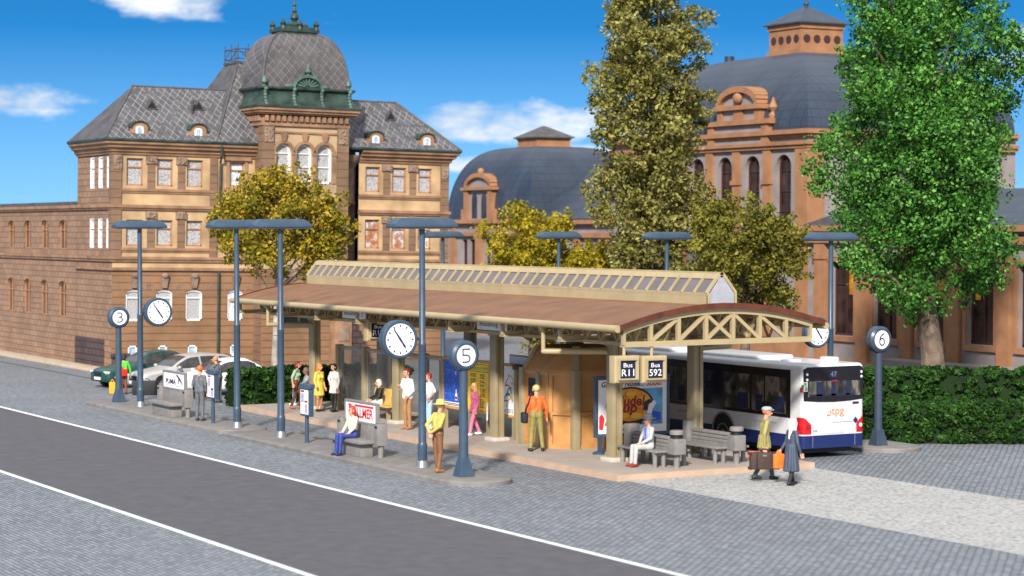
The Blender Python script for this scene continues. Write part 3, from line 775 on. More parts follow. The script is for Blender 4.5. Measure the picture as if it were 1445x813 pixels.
# ------------------------------------------------------------------ benches
def bench(label, x, y, ln=1.75):
    """double-sided bench along y, bin at the near end"""
    e = thing('platform_bench', label, 'bench', (x, y, .15 if x > 0 else .12), 0, 'grey double-sided benches')
    h = ln/2
    for sx in (-1, 1):
        m = MB(); z = .36
        for k in range(4): 
            xa = .10+.10*k; m.box(sx*xa-(.096 if sx < 0 else 0), -h, z, sx*xa+(.096 if sx > 0 else 0), h, z+.055)
        m.box(min(sx*.1,sx*.48), -h+.1, z-.07, max(sx*.1,sx*.48), -h+.2, z-.002); m.box(min(sx*.1,sx*.48), h-.2, z-.07, max(sx*.1,sx*.48), h-.1, z-.002)
        m.build('seat', 'grey_plastic', e, bevel=.014)
        for yy in (-h+.15, h-.15):
            for xx in (.18, .42):
                m = MB(); m.tube((sx*xx,yy,0), (sx*xx,yy,z), .055, .06, 12); m.build('leg', 'grey_plastic', e)
    m = MB()
    for k in range(4): m.box(-.07, -h+.05, .38+.095*k, .07, h-.05, .38+.09*(k+1))
    m.build('backrest', 'grey_plastic', e, bevel=.014)
    m = MB(); m.box(-.17, h-.02, .36, .17, h+.2, .92); m.box(-.13,h+.02,0,-.04,h+.12,.36); m.box(.04,h+.02,0,.13,h+.12,.36); m.build('end_block', 'grey_plastic', e, bevel=.025)
    m = MB(); m.tube((0,-h-.16,0), (0,-h-.16,.32), .07, .075, 12); m.build('bin_post', 'grey_plastic', e)
    m = MB(); m.lathe([(.21,.32),(.23,.34),(.23,.70),(.17,.71)], (0,-h-.16,0), 4, a0=PI/4)
    b = m.build('bin', 'grey_plastic', e, bevel=.02)
    m = MB(); m.lathe([(.12,.70),(.12,.80)], (0,-h-.16,0), 12); m.build('bin_opening', 'dark_gap', b)
    m = MB(); m.lathe([(.14,.80),(.175,.81),(.175,.88),(.15,.91),(.05,.915)], (0,-h-.16,0), 16); m.build('bin_lid', 'grey_plastic', b)
    return e
bench('grey double bench with a man in a pale suit sitting on it', 2.08, 1.66)
bench('grey double bench standing empty beside the white bus', 3.88, 1.72)
def island_bench(label, x, y, board_):
    """single-sided bench facing -x with a solid plinth, end posts and an advertising board above its back"""
    e = thing('island_bench', label, 'bench', (x, y, .12), 0, 'grey benches with advertising boards')
    m = MB(); m.box(-.56, -1.0, .34, -.02, 1.0, .43); m.build('seat', 'grey_plastic', e, bevel=.02)
    m = MB(); m.box(-.44, -.85, 0, -.10, .85, .34); m.build('plinth', 'grey_plastic', e, bevel=.015)
    m = MB(); m.box(-.04, -.98, .30, .06, .98, .80); m.build('backrest', 'grey_plastic', e, bevel=.015)
    for s in (-1, 1):
        m = MB(); m.box(-.14, s*1.10-.12, .30, .14, s*1.10+.12, .86); m.box(-.10, s*1.10-.09, .86, .10, s*1.10+.09, .91)
        p = m.build('end_box', 'grey_plastic', e, bevel=.025); m = MB(); m.tube((0,s*1.10,0), (0,s*1.10,.30), .075, .075, 12); m.build('post', 'grey_plastic', p)
        m = MB(); m.box(-.146, s*1.10-.07, .74, -.138, s*1.10+.07, .80); m.build('slot', 'dark_gap', p, smooth=None)
    if board_:
        m = MB(); w = .95; z0, z1 = .78, 1.36
        m.box(-.05,-w,z0,.05,w,z0+.06); m.box(-.05,-w,z1-.06,.05,w,z1); m.box(-.05,-w,z0+.06,.05,-w+.06,z1-.06); m.box(-.05,w-.06,z0+.06,.05,w,z1-.06)
        ad = m.build('advertising_board', 'grey_plastic', e, bevel=.012)
        m = MB(); m.box(-.03,-w+.06,z0+.06,.03,w-.06,z1-.06); m.build('board_face', 'poster_white', ad, smooth=None)
        Ob = (-.031,0,0)
        if board_ == 'V':
            text('VOLLMER', 'red', ad, (-.031,0,1.05), RT, UP, w=1.45, h=.26, depth=.004, bold=.03)
            m = MB(); flat(m, rect(-.36,1.2,.74,1.255), Ob, RT, UP, .004); flat(m, [(-.76,1.255),(-.55,1.255),(-.48,1.02),(-.56,1.02)], Ob, RT, UP, .006); m.build('logo_bar', 'red', ad, smooth=None, recalc=False)
        else:
            text('PUMA', 'ink', ad, (-.031,.27,1.03), RT, UP, w=.88, h=.16, depth=.004, bold=.03)
            text('pumaclub', 'violet', ad, (-.031,.1,.905), RT, UP, w=1.1, h=.05, depth=.004)
            cat = [(.10,1.24),(.18,1.27),(.24,1.25),(.36,1.19),(.48,1.15),(.58,1.07),(.70,.99),(.74,.93),(.70,.94),(.62,1.02),(.60,.97),(.66,.90),(.60,.90),(.54,.99),(.50,1.04),(.42,1.06),(.36,1.00),(.33,.93),(.28,.93),(.31,1.02),(.33,1.10),(.24,1.15),(.19,1.20),(.12,1.20)]
            cat = [(p*.85+.12, q*.85+.19) for p, q in cat]
            m = MB(); flat(m, cat, Ob, RT, UP, .005); m.build('leaping_cat_print', 'ink', ad, smooth=None, recalc=False)
    return e
island_bench('grey island bench under the red and white VOLLMER advertising board', -2.95, 7.62, 'V')
island_bench('grey island bench under the white PUMA advertising board', -2.95, 21.05, 'P')

# ------------------------------------------------------------------ lamps, clocks, number signs
def lamp(label, x, y, z=.12, k=1.0):
    e = thing('street_lamp', label, 'street lamp', (x, y, z), 0, 'platform lamps with flat heads')
    m = MB(); m.lathe([(.175,0),(.17,.02),(.135,.16),(.12,.165)], n=20); m.build('base_cone', 'rim', e)
    m = MB(); m.lathe([(.115,.155),(.118,.5),(.12,.54),(.105,.58),(.098,.6),(.092,2.95*k),(.098,2.96*k),(.098,3.0*k),(.08,3.03*k),(.07,5.82*k)], n=18); m.build('pole', 'lamp_blue', e)
    m = MB(); z0 = 5.80*k
    def rg_(hx, hy, zz): return [(-hx,-hy,zz),(hx,-hy,zz),(hx,hy,zz),(-hx,hy,zz)]
    m.loft([rg_(.84,.26,z0), rg_(.86,.28,z0+.03), rg_(.84,.27,z0+.10), rg_(.74,.22,z0+.20), rg_(.64,.18,z0+.25)])
    m.build('lamp_head', 'lamp_blue', e, bevel=.03)
    m = MB(); m.box(-.72,-.2,z0-.02,.72,.2,z0+.004); m.build('diffuser', 'skylight_end', e, smooth=None)
    return e
lamp('slim blue lamp post with a clock, between the yellow hat and the VOLLMER bench', -3.02, 4.08)
lamp('slim blue lamp post near the info stand and the VOLLMER bench', -2.95, 12.82)
lamp('slim blue lamp post between the platform hedge and the grey suited person', -2.89, 16.14)
lamp('slim blue lamp post carrying a clock, beside the number 3 sign', -2.78, 24.64)
K = .957
lamp('thin lamp post behind the canopy in front of the town house corner', 14, 35.4, 0, K)
lamp('thin lamp post behind the canopy in front of the yellow tree', 14, 26.2, 0, K)
lamp('thin lamp post behind the canopy in front of the tall poplar', 14, 19.0, 0, K)
lamp('lamp post carrying a clock behind the white bus', 14, 10.0, 0, K)
def clock(label, x, y, z, px):
    e = thing('station_clock', label, 'clock', (x, y, z), 0, 'round station clocks')
    def disc(r, y0, y1, n=40): 
        mm = MB(); mm.tube((0,y0,0), (0,y1,0), r, r, n); return mm
    m = MB(); m.lathe([(.385,-.10),(.395,-.13),(.445,-.13),(.47,-.10),(.47,.10),(.445,.13),(.1,.135)], n=40); m.xform(Matrix.Rotation(-PI/2, 4, 'X')); m.build('case', 'lamp_blue', e)
    m = MB(); m.tube((0,-.105,0), (0,-.118,0), .385, .385, 40); d = m.build('dial', 'white_face', e, smooth=None)
    m = MB(); Oc = (0,-.119,0)
    for k in range(12):
        a = PI/2-k*PI/6; c, s = math.cos(a), math.sin(a)
        flat(m, [(c*r-s*q, s*r+c*q) for r, q in ((.30,-.02),(.355,-.02),(.355,.02),(.30,.02))], Oc, RX, UP, .002)
    m.build('hour_marks', 'ink', d, smooth=None, recalc=False)
    def hand(ang, ln, w0, w1, back, dd, nm):
        a = PI/2-ang; c, s = math.cos(a), math.sin(a)
        m = MB(); flat(m, [(c*r-s*q, s*r+c*q) for r, q in ((-back,-w0/2),(ln,-w1/2),(ln,w1/2),(-back,w0/2))], Oc, RX, UP, dd); m.build(nm, 'ink', d, smooth=None, recalc=False)
    hand(2*PI*(54.2/60), .31, .06, .032, .05, .006, 'minute_hand'); hand(2*PI*(4.85/12), .2, .06, .04, .05, .009, 'hour_hand')
    a = 2*PI*(4.85/12); aa = PI/2-a; c, s = math.cos(aa), math.sin(aa)
    m = MB(); flat(m, [(c*r-s*q, s*r+c*q) for r, q in ((.12,-.028),(.21,-.028),(.26,0),(.21,.028),(.12,.028))], Oc, RX, UP, .011); m.build('hand_tip', 'ink', d, smooth=None, recalc=False)
    m = MB(); m.tube((.45*(1 if px > 0 else -1),0,0), (px-.08*(1 if px > 0 else -1),0,0), .04, n=10); m.build('bracket', 'lamp_blue', e)
    return e
clock('round clock on the lamp post beside the person in the yellow hat', -3.67, 4.08, 3.24, .65)
clock('round clock on the lamp post beside the number 3 sign', -2.18, 24.64, 3.19, -.60)
clock('round clock on the lamp post behind the bus, partly hidden by the canopy end', 13.45, 10.0, 2.76, .55)
def number_sign(label, x, y, n, m_='lamp_blue', z=.12):
    e = thing('number_sign', label, 'sign', (x, y, z), 0, 'round platform number signs')
    m = MB(); m.lathe([(.27,0),(.265,.03),(.15,.42),(.14,.44)], n=4, a0=PI/4); m.build('base', m_, e, bevel=.015, smooth=None)
    m = MB(); m.tube((0,0,.40), (0,0,2.56), .115, .095, 16); m.build('pole', m_, e)
    m = MB(); m.lathe([(.245,-.125),(.255,-.15),(.30,-.15),(.355,-.10),(.36,.08),(.33,.12),(.1,.13)], n=40); m.xform(Matrix.Translation((0,0,2.83)) @ Matrix.Rotation(-PI/2, 4, 'X')); m.build('disc', m_, e)
    m = MB(); m.tube((0,-.132,2.83), (0,-.14,2.83), .245, .245, 40); f = m.build('face', 'white_face', e, smooth=None)
    w, h, r = .088, .15, .036; Oc = (0,-.141,2.83); mb = MB()
    def stroke(pts):
        for (a, b), (c, d) in zip(pts[:-1], pts[1:]):
            v = Vector((c-a, d-b)); k = v.normalized()*r*.5; q = Vector((-k.y, k.x))
            flat(mb, [(a-k.x-q.x,b-k.y-q.y),(c+k.x-q.x,d+k.y-q.y),(c+k.x+q.x,d+k.y+q.y),(a-k.x+q.x,b-k.y+q.y)], Oc, RX, UP, .003+.0001*len(mb.f))
    arc = lambda cx, cy, rx, ry, a0, a1, n=12: [(cx+rx*math.cos(R(a0+(a1-a0)*i/n)), cy+ry*math.sin(R(a0+(a1-a0)*i/n))) for i in range(n+1)]
    if n == '5': stroke([(w,h),(-w,h),(-w,.01),(.02,.01)]); stroke(arc(.015,-.07,w-.01,.08,90,-90)+[(-w,-.15)])
    if n == '3': stroke([(-w,h)]+[(.0,h)]+arc(.01,.08,w-.02,.07,90,-90,8)+[(-.03,.01)]); stroke([(-.03,.01)]+arc(.01,-.07,w-.01,.08,90,-90,8)+[(-w,-.15)])
    if n == '6': stroke(arc(0,-.06,w-.01,.09,0,360,20)); stroke([(-w+.01,-.05),(-w+.02,.05),(-.01,.12),(.06,.155)])
    mb.build('numeral', 'ink', f, smooth=None, recalc=False)
    return e
number_sign('round platform sign numbered 5 on the front island', -3.08, 1.86, '5')
number_sign('round platform sign numbered 3 at the far island end', -2.78, 26.75, '3')
number_sign('round dark platform sign numbered 6 behind the bus', 10.04, 2.84, '6', 'slate_blue')
def info(label, y, var):
    e = thing('information_stand', label, 'information stand', (-3.0, y, .12), 0, 'small timetable stands')
    m = MB(); m.tube((0,0,0), (0,0,.75), .055, .055, 12); m.lathe([(.09,0),(.06,.03)], n=14); m.build('post', 'lamp_blue', e)
    m = MB(); m.box(-.07,-.30,.72,.07,.30,1.50); m.build('case', 'lamp_blue', e, bevel=.02)
    m = MB(); m.prism([(-.11,1.46),(-.08,1.58),(.09,1.6),(.09,1.49)], 'y', -.33, .33); m.build('hood', 'lamp_blue', e, bevel=.015)
    m = MB(); m.box(-.078,-.25,.78,-.06,.25,1.44); f = m.build('panel', 'poster_white', e, smooth=None)
    Oc = (-.079,0,0)
    m = MB(); flat(m, rect(-.22,1.37,.0,1.42), Oc, RT, UP, .002); flat(m, rect(.02,1.10-.2*var,.22,1.15-.2*var), Oc, RT, UP, .002); m.build('heading_print', 'deep_red', f, smooth=None, recalc=False)
    m = MB()
    for k in range(7): flat(m, rect(-.21,1.1+.035*k,-.02,1.12+.035*k), Oc, RT, UP, .002); flat(m, rect(.03,.81+.035*k,.21,.83+.035*k), Oc, RT, UP, .002)
    m.build('timetable_print', 'violet', f, smooth=None, recalc=False)
    return e
info('small blue timetable stand beside the VOLLMER bench', 10.95, 0)
info('small blue timetable stand beside the grey suited men', 17.75, .5)
# ------------------------------------------------------------------ building helpers
def facade(m, x0, x1, z0, z1, y, holes=(), depth=.16, mi=0, T=None):
    """front wall in the plane y with real openings; holes = (xa, xb, za, zb, rise)"""
    st = len(m.v)
    xs = sorted({x0, x1} | {h[0] for h in holes} | {h[1] for h in holes}); zs = sorted({z0, z1} | {h[2] for h in holes} | {h[3] for h in holes})
    for a, b in zip(xs[:-1], xs[1:]):
        for c, d in zip(zs[:-1], zs[1:]):
            if any(h[0] <= a+1e-6 and b <= h[1]+1e-6 and h[2] <= c+1e-6 and d <= h[3]+1e-6 for h in holes): continue
            m.quad((a,y,c), (b,y,c), (b,y,d), (a,y,d), mi)
    for xa, xb, za, zb, rise in holes:
        zt = zb-rise; yb = y+depth
        m.quad((xa,y,za), (xb,y,za), (xb,yb,za), (xa,yb,za), mi)
        m.quad((xa,y,za), (xa,y,zt), (xa,yb,zt), (xa,yb,za), mi); m.quad((xb,y,za), (xb,yb,za), (xb,yb,zt), (xb,y,zt), mi)
        if rise <= 0: m.quad((xa,y,zb), (xa,yb,zb), (xb,yb,zb), (xb,y,zb), mi)
        else:
            arc = [((xa+xb)/2-(xb-xa)/2*math.cos(PI*i/12), zt+rise*math.sin(PI*i/12)) for i in range(13)]
            for (a, c), (b, d) in zip(arc[:-1], arc[1:]):
                m.quad((a,y,c), (b,y,d), (b,y,zb), (a,y,zb), mi) if max(c, d) < zb-1e-5 or abs(c-d) > 1e-6 else None
                m.quad((a,y,c), (a,yb,c), (b,yb,d), (b,y,d), mi)
    if T is not None: m.xform(T, st)
    return m
def moulding(m, path, prof, mi=0):
    """mitred moulding; outward is to the right of the path's direction"""
    n = len(path); rings = []
    for i, p in enumerate(path):
        ds = []
        if i: ds.append((Vector(p)-Vector(path[i-1])).normalized())
        if i < n-1: ds.append((Vector(path[i+1])-Vector(p)).normalized())
        ns = [Vector((d.y, -d.x)) for d in ds]; nn = sum(ns, Vector((0,0)))/len(ns)
        nn = nn/nn.length_squared if nn.length else ns[0]
        rings.append([(p[0]+nn.x*o, p[1]+nn.y*o, z) for o, z in prof])
    m.loft(rings, mi); return m
def box_prof(o, z0, z1, i=-.04): return [(i,z0),(o,z0),(o,z1),(i,z1)]
def window(parent, x0, x1, z0, z1, y, sash, pane, rise=0.0, transom=.68, mull=False, depth=.13, fw=.055, T=None, bars=()):
    yb = y+depth; cx = (x0+x1)/2; zt = z1-rise
    m = MB(); outer = [(x0,z0),(x1,z0)] + ([(x1,z1),(x0,z1)] if rise <= 0 else [(cx+(x1-x0)/2*math.cos(PI*i/12), zt+rise*math.sin(PI*i/12)) for i in range(13)])
    for (a, c), (b, d) in zip(outer, outer[1:]+outer[:1]):
        v = Vector((b-a, d-c)); k = Vector((-v.y, v.x)).normalized()*fw*.5
        m.bar((a+k.x, yb-.03, c+k.y), (b+k.x, yb-.03, d+k.y), fw, .05, up=(0,1,0))
    if transom: zz = z0+(z1-z0)*transom; m.box(x0+.02, yb-.062, zz-.025, x1-.02, yb-.012, zz+.025)
    for t in bars: zz = z0+(z1-z0)*t; m.box(x0+.02, yb-.060, zz-.018, x1-.02, yb-.014, zz+.018)
    if mull: m.box(cx-.025, yb-.058, z0+.03, cx+.025, yb-.01, z1-.05)
    if T is not None: m.xform(T)
    w = m.build('window', sash, parent, smooth=None)
    m = MB(); m.poly([(a, yb, c) for a, c in outer])
    if T is not None: m.xform(T)
    m.build('pane', pane, w, smooth=None, recalc=False); return w

# ------------------------------------------------------------------ town house
th = thing('town_house', 'large stone and yellow stucco town house with a slate dome tower', 'building', (2.94, 44.06, 0)); th.rotation_euler = (0, R(.9), 0)
WX = [(.6,1.32),(1.94,2.64),(3.26,3.98)]; RX_ = [(11.63,12.34),(12.95,13.64),(14.26,14.92)]
up2 = [(a,b,7.73,8.87,0) for a, b in WX]; up1 = [(a,b,5.22,6.30,0) for a, b in WX]
gw = [(a-.0,b+.02,2.06,3.37,.16) for a, b in WX]; cel = [(a+.12,b-.2,.55,1.02,0) for a, b in WX]
s2 = [(5.19,5.87,7.8,8.82,0),(5.19,5.87,5.22,6.30,0)]; s2g = [(5.15,5.85,2.06,3.37,.16),(5.3,5.7,.55,1.02,0)]
m = MB(); facade(m, -.0, 6.35, 0, 4.3, 0, gw+cel+s2g); m.next()
facade(m, 11.3, 15.7, 0, 4.3, 0, [(a,b,2.06,3.37,.16) for a, b in RX_])
m.build('ground_floor_wall', 'stone_courses', th, smooth=None)
m = MB(); facade(m, 0, 6.35, 4.3, 9.2, 0, up2+up1+s2); m.next(); facade(m, 11.3, 15.7, 4.3, 9.2, 0, [(a,b,7.73,8.83,0) for a, b in RX_]+[(a,b,5.22,6.5,0) for a, b in RX_])
m.build('upper_wall', 'stucco', th, smooth=None)
# side wall facing -x
TL = Matrix.Rotation(-PI/2, 4, 'Z')       # local (a along wall, out) -> x=0 plane; facade x runs back along the wall
TL = Matrix(((0,1,0,0),(-1,0,0,0),(0,0,1,0),(0,0,0,1)))
lw = [(-.78,-.34,7.62,8.95,0),(-1.84,-1.26,7.62,8.95,0),(-2.92,-2.34,7.62,8.95,0),(-.78,-.34,5.1,6.35,0),(-1.84,-1.26,5.1,6.35,0),(-2.92,-2.34,5.1,6.35,0)]
m = MB(); facade(m, -4.6, 0, 0, 9.2, 0, lw, T=TL); m.quad((0,4.6,0),(15.7,4.6,0),(15.7,4.6,9.2),(0,4.6,9.2)); m.quad((15.7,0,0),(15.7,4.6,0),(15.7,4.6,9.2),(15.7,0,9.2))
m.build('side_wall', 'stone_blocks', th, smooth=None)
rw_ = [(-y-.55, -y+.55, z0, z1, .3) for y in (6.6,9.2,11.8,14.4,17.0,19.6) for z0, z1 in ((2.0,3.6),(5.0,6.3))]
m = MB(); facade(m, -22.0, -4.62, 0, 6.75, 0, rw_, T=TL); m.quad((0,22,0),(9,22,0),(9,22,6.75),(0,22,6.75)); m.build('rear_wall', 'stone_blocks', th, smooth=None)
for h in rw_: window(th, h[0], h[1], h[2], h[3], 0, 'sash_brown', 'dark_pane', .3, .66, True, T=TL, fw=.06)
m = MB()
for o, z0, z1 in ((.15,6.80,6.93),(.09,6.72,6.80),(.13,4.64,4.76),(.08,4.54,4.64)): moulding(m, [(0,22.0),(0,4.62)], box_prof(o, z0, z1)); m.next()
m.build('string_course', 'stone_trim', th, smooth=None)
m = MB(); m.box(.1,4.7,6.75,9.0,22.0,7.1); m.build('rear_roof', 'slate_side', th, smooth=None)
m = MB(); m.box(-.06, .9, 0, .02, 4.6, 1.25); m.build('dark_plinth', 'stone_base', th, smooth=None)
m = MB(); m.box(-.05, -.28, .52, .75, -.02, .72); m.box(.0, -.2, .0, .6, -.02, .52); m.build('corner_block', 'stone_base', th, bevel=.03)
for h in lw: window(th, h[0], h[1], h[2], h[3], 0, 'sash_white', 'lace_pale', T=TL, transom=.66, fw=.05, depth=.07)
# trim
m = MB(); P1 = [(0,4.6),(0,0),(6.35,0)]; P2 = [(11.3,0),(15.7,0),(15.7,4.6)]
corn = [(-.04,9.02),(.07,9.02),(.09,9.1),(.16,9.14),(.17,9.24),(.3,9.3),(.32,9.4),(.42,9.45),(.44,9.55),(-.04,9.55)]
for p in (P1, P2): moulding(m, p, corn); m.next()
m.build('cornice', 'stone_trim', th, smooth=None)
m = MB()
for p in (P1, P2):
    for bl in (((.15,6.80,6.93),(.09,6.72,6.80)),((.13,4.64,4.76),(.08,4.54,4.64)),((.10,4.18,4.29),)):
        for o, z0, z1 in bl: moulding(m, p, box_prof(o, z0, z1))
        m.next()
for a, b in ((.36,4.62),(11.3,15.4)):
    for bl in (((.09,7.50,7.61),(.05,7.42,7.50)),((.08,5.02,5.13),(.04,4.95,5.02))):
        for o, z0, z1 in bl: m.box(a, -o, z0, b, .02, z1)
        m.next()
m.build('string_course', 'stone_trim', th, smooth=None)
m = MB()
for p in ([(0,4.6),(0,0),(6.6,0)], [(10.6,0),(15.7,0),(15.7,4.6)]): moulding(m, p, [(0,9.552),(.47,9.552),(.5,9.6),(.49,9.67),(0,9.68)]); m.next()
m.build('gutter', 'copper_green', th)
m = MB()
def quoin(x0, x1, z0, z1, o=.07, y=0): m.box(x0, y-o, z0, x1, y+.02, z1)
for a, b in ((-.07,.36),(4.30,4.62),(15.36,15.77)):
    quoin(a, b, 4.76, 6.72); m.next(); quoin(a, b, 6.93, 9.02); m.next()
m.next(); m.box(-.073, .021, 4.76, .02, .30, 6.72); m.next(); m.box(-.073, .021, 6.93, .02, .30, 9.02)
for a, b in ((1.51,1.82),(2.85,3.16),(12.5,12.81),(13.8,14.11)):
    m.next(); quoin(a, b, 7.61, 9.02, .05); m.next(); quoin(a, b, 5.13, 6.72, .05)
m.build('pilaster', 'stone_quoins', th, smooth=None)
m = MB(); rg = random.Random(11)
def carved(x0, x1, z0, z1, y=0, o=.09):
    m.next()
    m.box(x0, y-o, z0, x1, y, z1)
    for i in range(14):
        cx, cz, r = rg.uniform(x0+.05,x1-.05), rg.uniform(z0+.05,z1-.05), rg.uniform(.03,.07); m.ball((cx,y-o,cz), (r,.05,r), n=7, k=4)
for a, b in ((1.51,1.82),(2.85,3.16),(12.5,12.81),(13.8,14.11)):
    for zt in (8.98, 6.68): carved(a-.08, b+.08, zt-.32, zt-.02, 0, .1)
for a, b in ((-.0,.36),(15.4,15.74)): carved(a, b, 8.4, 8.98, 0, .1)
m.build('carved_capital', 'stone_grey', th)
m = MB()
for a, b in WX+[(5.15,5.85)]+RX_:
    m.next(); c = (a+b)/2; m.loft([[(c-.1,-.1,3.45),(c+.1,-.1,3.45),(c+.1,.0,3.45),(c-.1,0,3.45)], [(c-.17,-.16,4.0),(c+.17,-.16,4.0),(c+.17,.0,4.0),(c-.17,0,4.0)]]); m.ball((c,-.16,3.98), (.16,.09,.12), n=8, k=5)
    m.next()
    for s in (-1, 1):
        for k in range(3):
            x0 = c+s*(.45+.16*k); m.bar((x0,-.003,3.30+.1*k), (x0+s*.2,-.003,3.62+.06*k), .02, .03)
m.build('keystone', 'stone_grey', th)
for a, b in WX:
    window(th, a, b, 7.73, 8.87, 0, 'sash_brown', 'lace'); window(th, a, b, 5.22, 6.30, 0, 'sash_brown', 'lace')
    window(th, a, b+.02, 2.06, 3.37, 0, 'sash_white', 'lace', .16, .74, fw=.07, depth=.10); window(th, a+.12, b-.2, .55, 1.02, 0, 'sash_white', 'cellar_glass', 0, 0, fw=.06, depth=.06)
window(th, 5.15, 5.85, 2.06, 3.37, 0, 'sash_white', 'lace_pale', .16, .74, fw=.07, depth=.1); window(th, 5.3, 5.7, .55, 1.02, 0, 'sash_white', 'cellar_glass', 0, 0, fw=.06, depth=.06)
window(th, 5.19, 5.87, 7.8, 8.82, 0, 'sash_brown', 'lace_pale'); window(th, 5.19, 5.87, 5.22, 6.3, 0, 'sash_brown', 'lace')
for a, b in RX_:
    window(th, a, b, 7.73, 8.83, 0, 'sash_brown', 'lace'); window(th, a, b, 5.22, 6.5, 0, 'sash_brown', 'lace_rust'); window(th, a, b, 2.06, 3.37, 0, 'sash_white', 'lace_pale', .16, .74, fw=.07)
m = MB()
for a, b, z0, z1 in [(5.19,5.87,7.8,8.82)]:
    m.box(a-.14,-.06,z0-.05,a-.01,.02,z1+.08); m.box(b+.01,-.06,z0-.05,b+.14,.02,z1+.08); m.box(a-.26,-.14,z1+.08,b+.26,.02,z1+.22); m.box(a-.26,-.12,z0-.2,b+.26,.02,z0-.06)
m.build('window_surround', 'stone_trim', th, smooth=None)
m = MB(); m.path([(4.66,-.42,9.5),(4.66,-.4,9.05),(4.72,-.14,8.8),(4.72,-.13,6.98)], .05); m.next(); m.path([(4.68,-.13,4.15),(4.68,-.13,.7)], .05); m.build('downpipe', 'copper_green', th)
# roofs
m = MB(); e0 = 9.66
a, b, c, d = (-.48,-.48,e0), (7,-.48,e0), (5.2,1.9,12.02), (1.5,1.9,12.02)
m.quad(a, b, (6.5,1.9,12.02), d); m.next(); m.quad((8,-.48,e0), (16.18,-.48,e0), (14.05,1.9,11.85), (9,1.9,11.85))
m.build('front_roof', 'slates', th, smooth=None, recalc=False)
m = MB(); m.poly([a, d, (-.48,4.6,e0)]); m.next(); m.poly([(16.18,-.48,e0), (16.18,4.6,e0), (14.05,1.9,11.85)]); m.next(); m.quad(d, (6.5,1.9,12.02), (7,4.6,e0), (-.48,4.6,e0)); m.next(); m.quad((14.05,1.9,11.85), (16.18,4.6,e0), (9,4.6,e0), (9,1.9,11.85)); m.next()
m.quad((4.6,-.46,e0+.01),(6.6,-.46,e0+.01),(6.6,.2,10.25),(5.15,.2,10.25)); m.poly([(4.6,-.46,e0+.01),(5.15,.2,10.25),(4.6,.2,e0)])
m.build('side_roof', 'slate_side', th, smooth=None, recalc=False)
m = MB()
for p, q in ((a,d), (d,(6.5,1.9,12.02)), ((16.18,-.48,e0),(14.05,1.9,11.85)), ((14.05,1.9,11.85),(9,1.9,11.85))): m.tube(p, q, .045, n=8); m.next()
m.build('ridge_cap', 'slate_side', th)
base = [(4.42,-.40),(10.2,-.40),(10.2,6),(4.42,6)]; tp = [(6.42,2.2),(8.4,2.2),(8.4,3.7),(6.42,3.7)]
m = MB(); m.quad((*base[0],e0), (*base[1],e0), (*tp[1],13.28), (*tp[0],13.28)); pav = m.build('pavilion_roof', 'slates', th, smooth=None, recalc=False)
m = MB(); m.quad((*base[3],e0), (*base[0],e0), (*tp[0],13.28), (*tp[3],13.28)); m.quad((*base[1],e0), (*base[2],e0), (*tp[2],13.28), (*tp[1],13.28)); m.tube((*base[0],e0), (*tp[0],13.28), .05)
m.box(6.36,2.14,13.26,8.46,3.76,13.36); m.build('roof_side', 'slate_side', pav, smooth=None, recalc=False)
m = MB(); zt = 13.36
for i in range(5):
    for y in (2.2, 3.7): m.tube((6.42+.49*i,y,zt), (6.42+.49*i,y,zt+.78), .028, .02, 6)
for y in (2.95,): m.tube((6.42,y,zt), (6.42,y,zt+.78), .028, .02, 6)
for z in (zt+.12, zt+.55):
    for y in (2.2, 3.7): m.tube((6.42,y,z), (8.38,y,z), .022, n=6)
    m.tube((6.42,2.2,z), (6.42,3.7,z), .022, n=6)
for i in range(4): m.tube((6.42+.49*i,2.2,zt+.12), (6.91+.49*i,2.2,zt+.55), .016, n=5); m.tube((6.91+.49*i,2.2,zt+.12), (6.42+.49*i,2.2,zt+.55), .016, n=5)
for i in range(2): m.tube((6.42,2.2+.75*i,zt+.12), (6.42,2.95+.75*i,zt+.55), .016, n=5); m.tube((6.42,2.95+.75*i,zt+.12), (6.42,2.2+.75*i,zt+.55), .016, n=5)
m.build('roof_railing', 'iron', th)
# dormers and vents
def slope_y(z, zr=12.02): return -.48 + (z-e0)/(zr-e0)*2.38
for x in (1.07, 3.67, 12.0, 14.54):
    w, zb = .37, 9.74; dpt = slope_y(10.45)+.35
    prof = [(x-w,zb),(x+w,zb)] + [(x+w*math.cos(PI*i/10), zb+.38+.26*math.sin(PI*i/10)) for i in range(11)]
    m = MB(); m.prism(prof, 'y', -.22, dpt)
    for s in (-1, 1): m.ball((x+s*.46,-.14,zb+.13), (.17,.1,.12), n=8, k=5); m.ball((x+s*.62,-.14,zb+.07), (.10,.08,.07), n=8, k=5)
    dm = m.build('dormer', 'stone_trim', th)
    top_ = [(x+(w+.06)*math.cos(PI*i/10), zb+.40+.29*math.sin(PI*i/10)) for i in range(11)]; bot_ = [(x+w*math.cos(PI*i/10), zb+.39+.262*math.sin(PI*i/10)) for i in range(10, -1, -1)]
    m = MB(); m.prism(top_+bot_, 'y', -.30, dpt+.05); m.build('dormer_roof', 'copper_green', dm)
    m = MB(); m.prism([(x-.165,zb+.12),(x+.165,zb+.12)]+[(x+.165*math.cos(PI*i/8), zb+.38+.09*math.sin(PI*i/8)) for i in range(9)], 'y', -.24, -.19); m.build('dormer_window', 'sash_white', dm)
    m = MB(); m.prism([(x-.09,zb+.16),(x+.09,zb+.16)]+[(x+.09*math.cos(PI*i/8), zb+.36+.07*math.sin(PI*i/8)) for i in range(9)], 'y', -.246, -.2); m.build('dormer_pane', 'cellar_glass', dm)
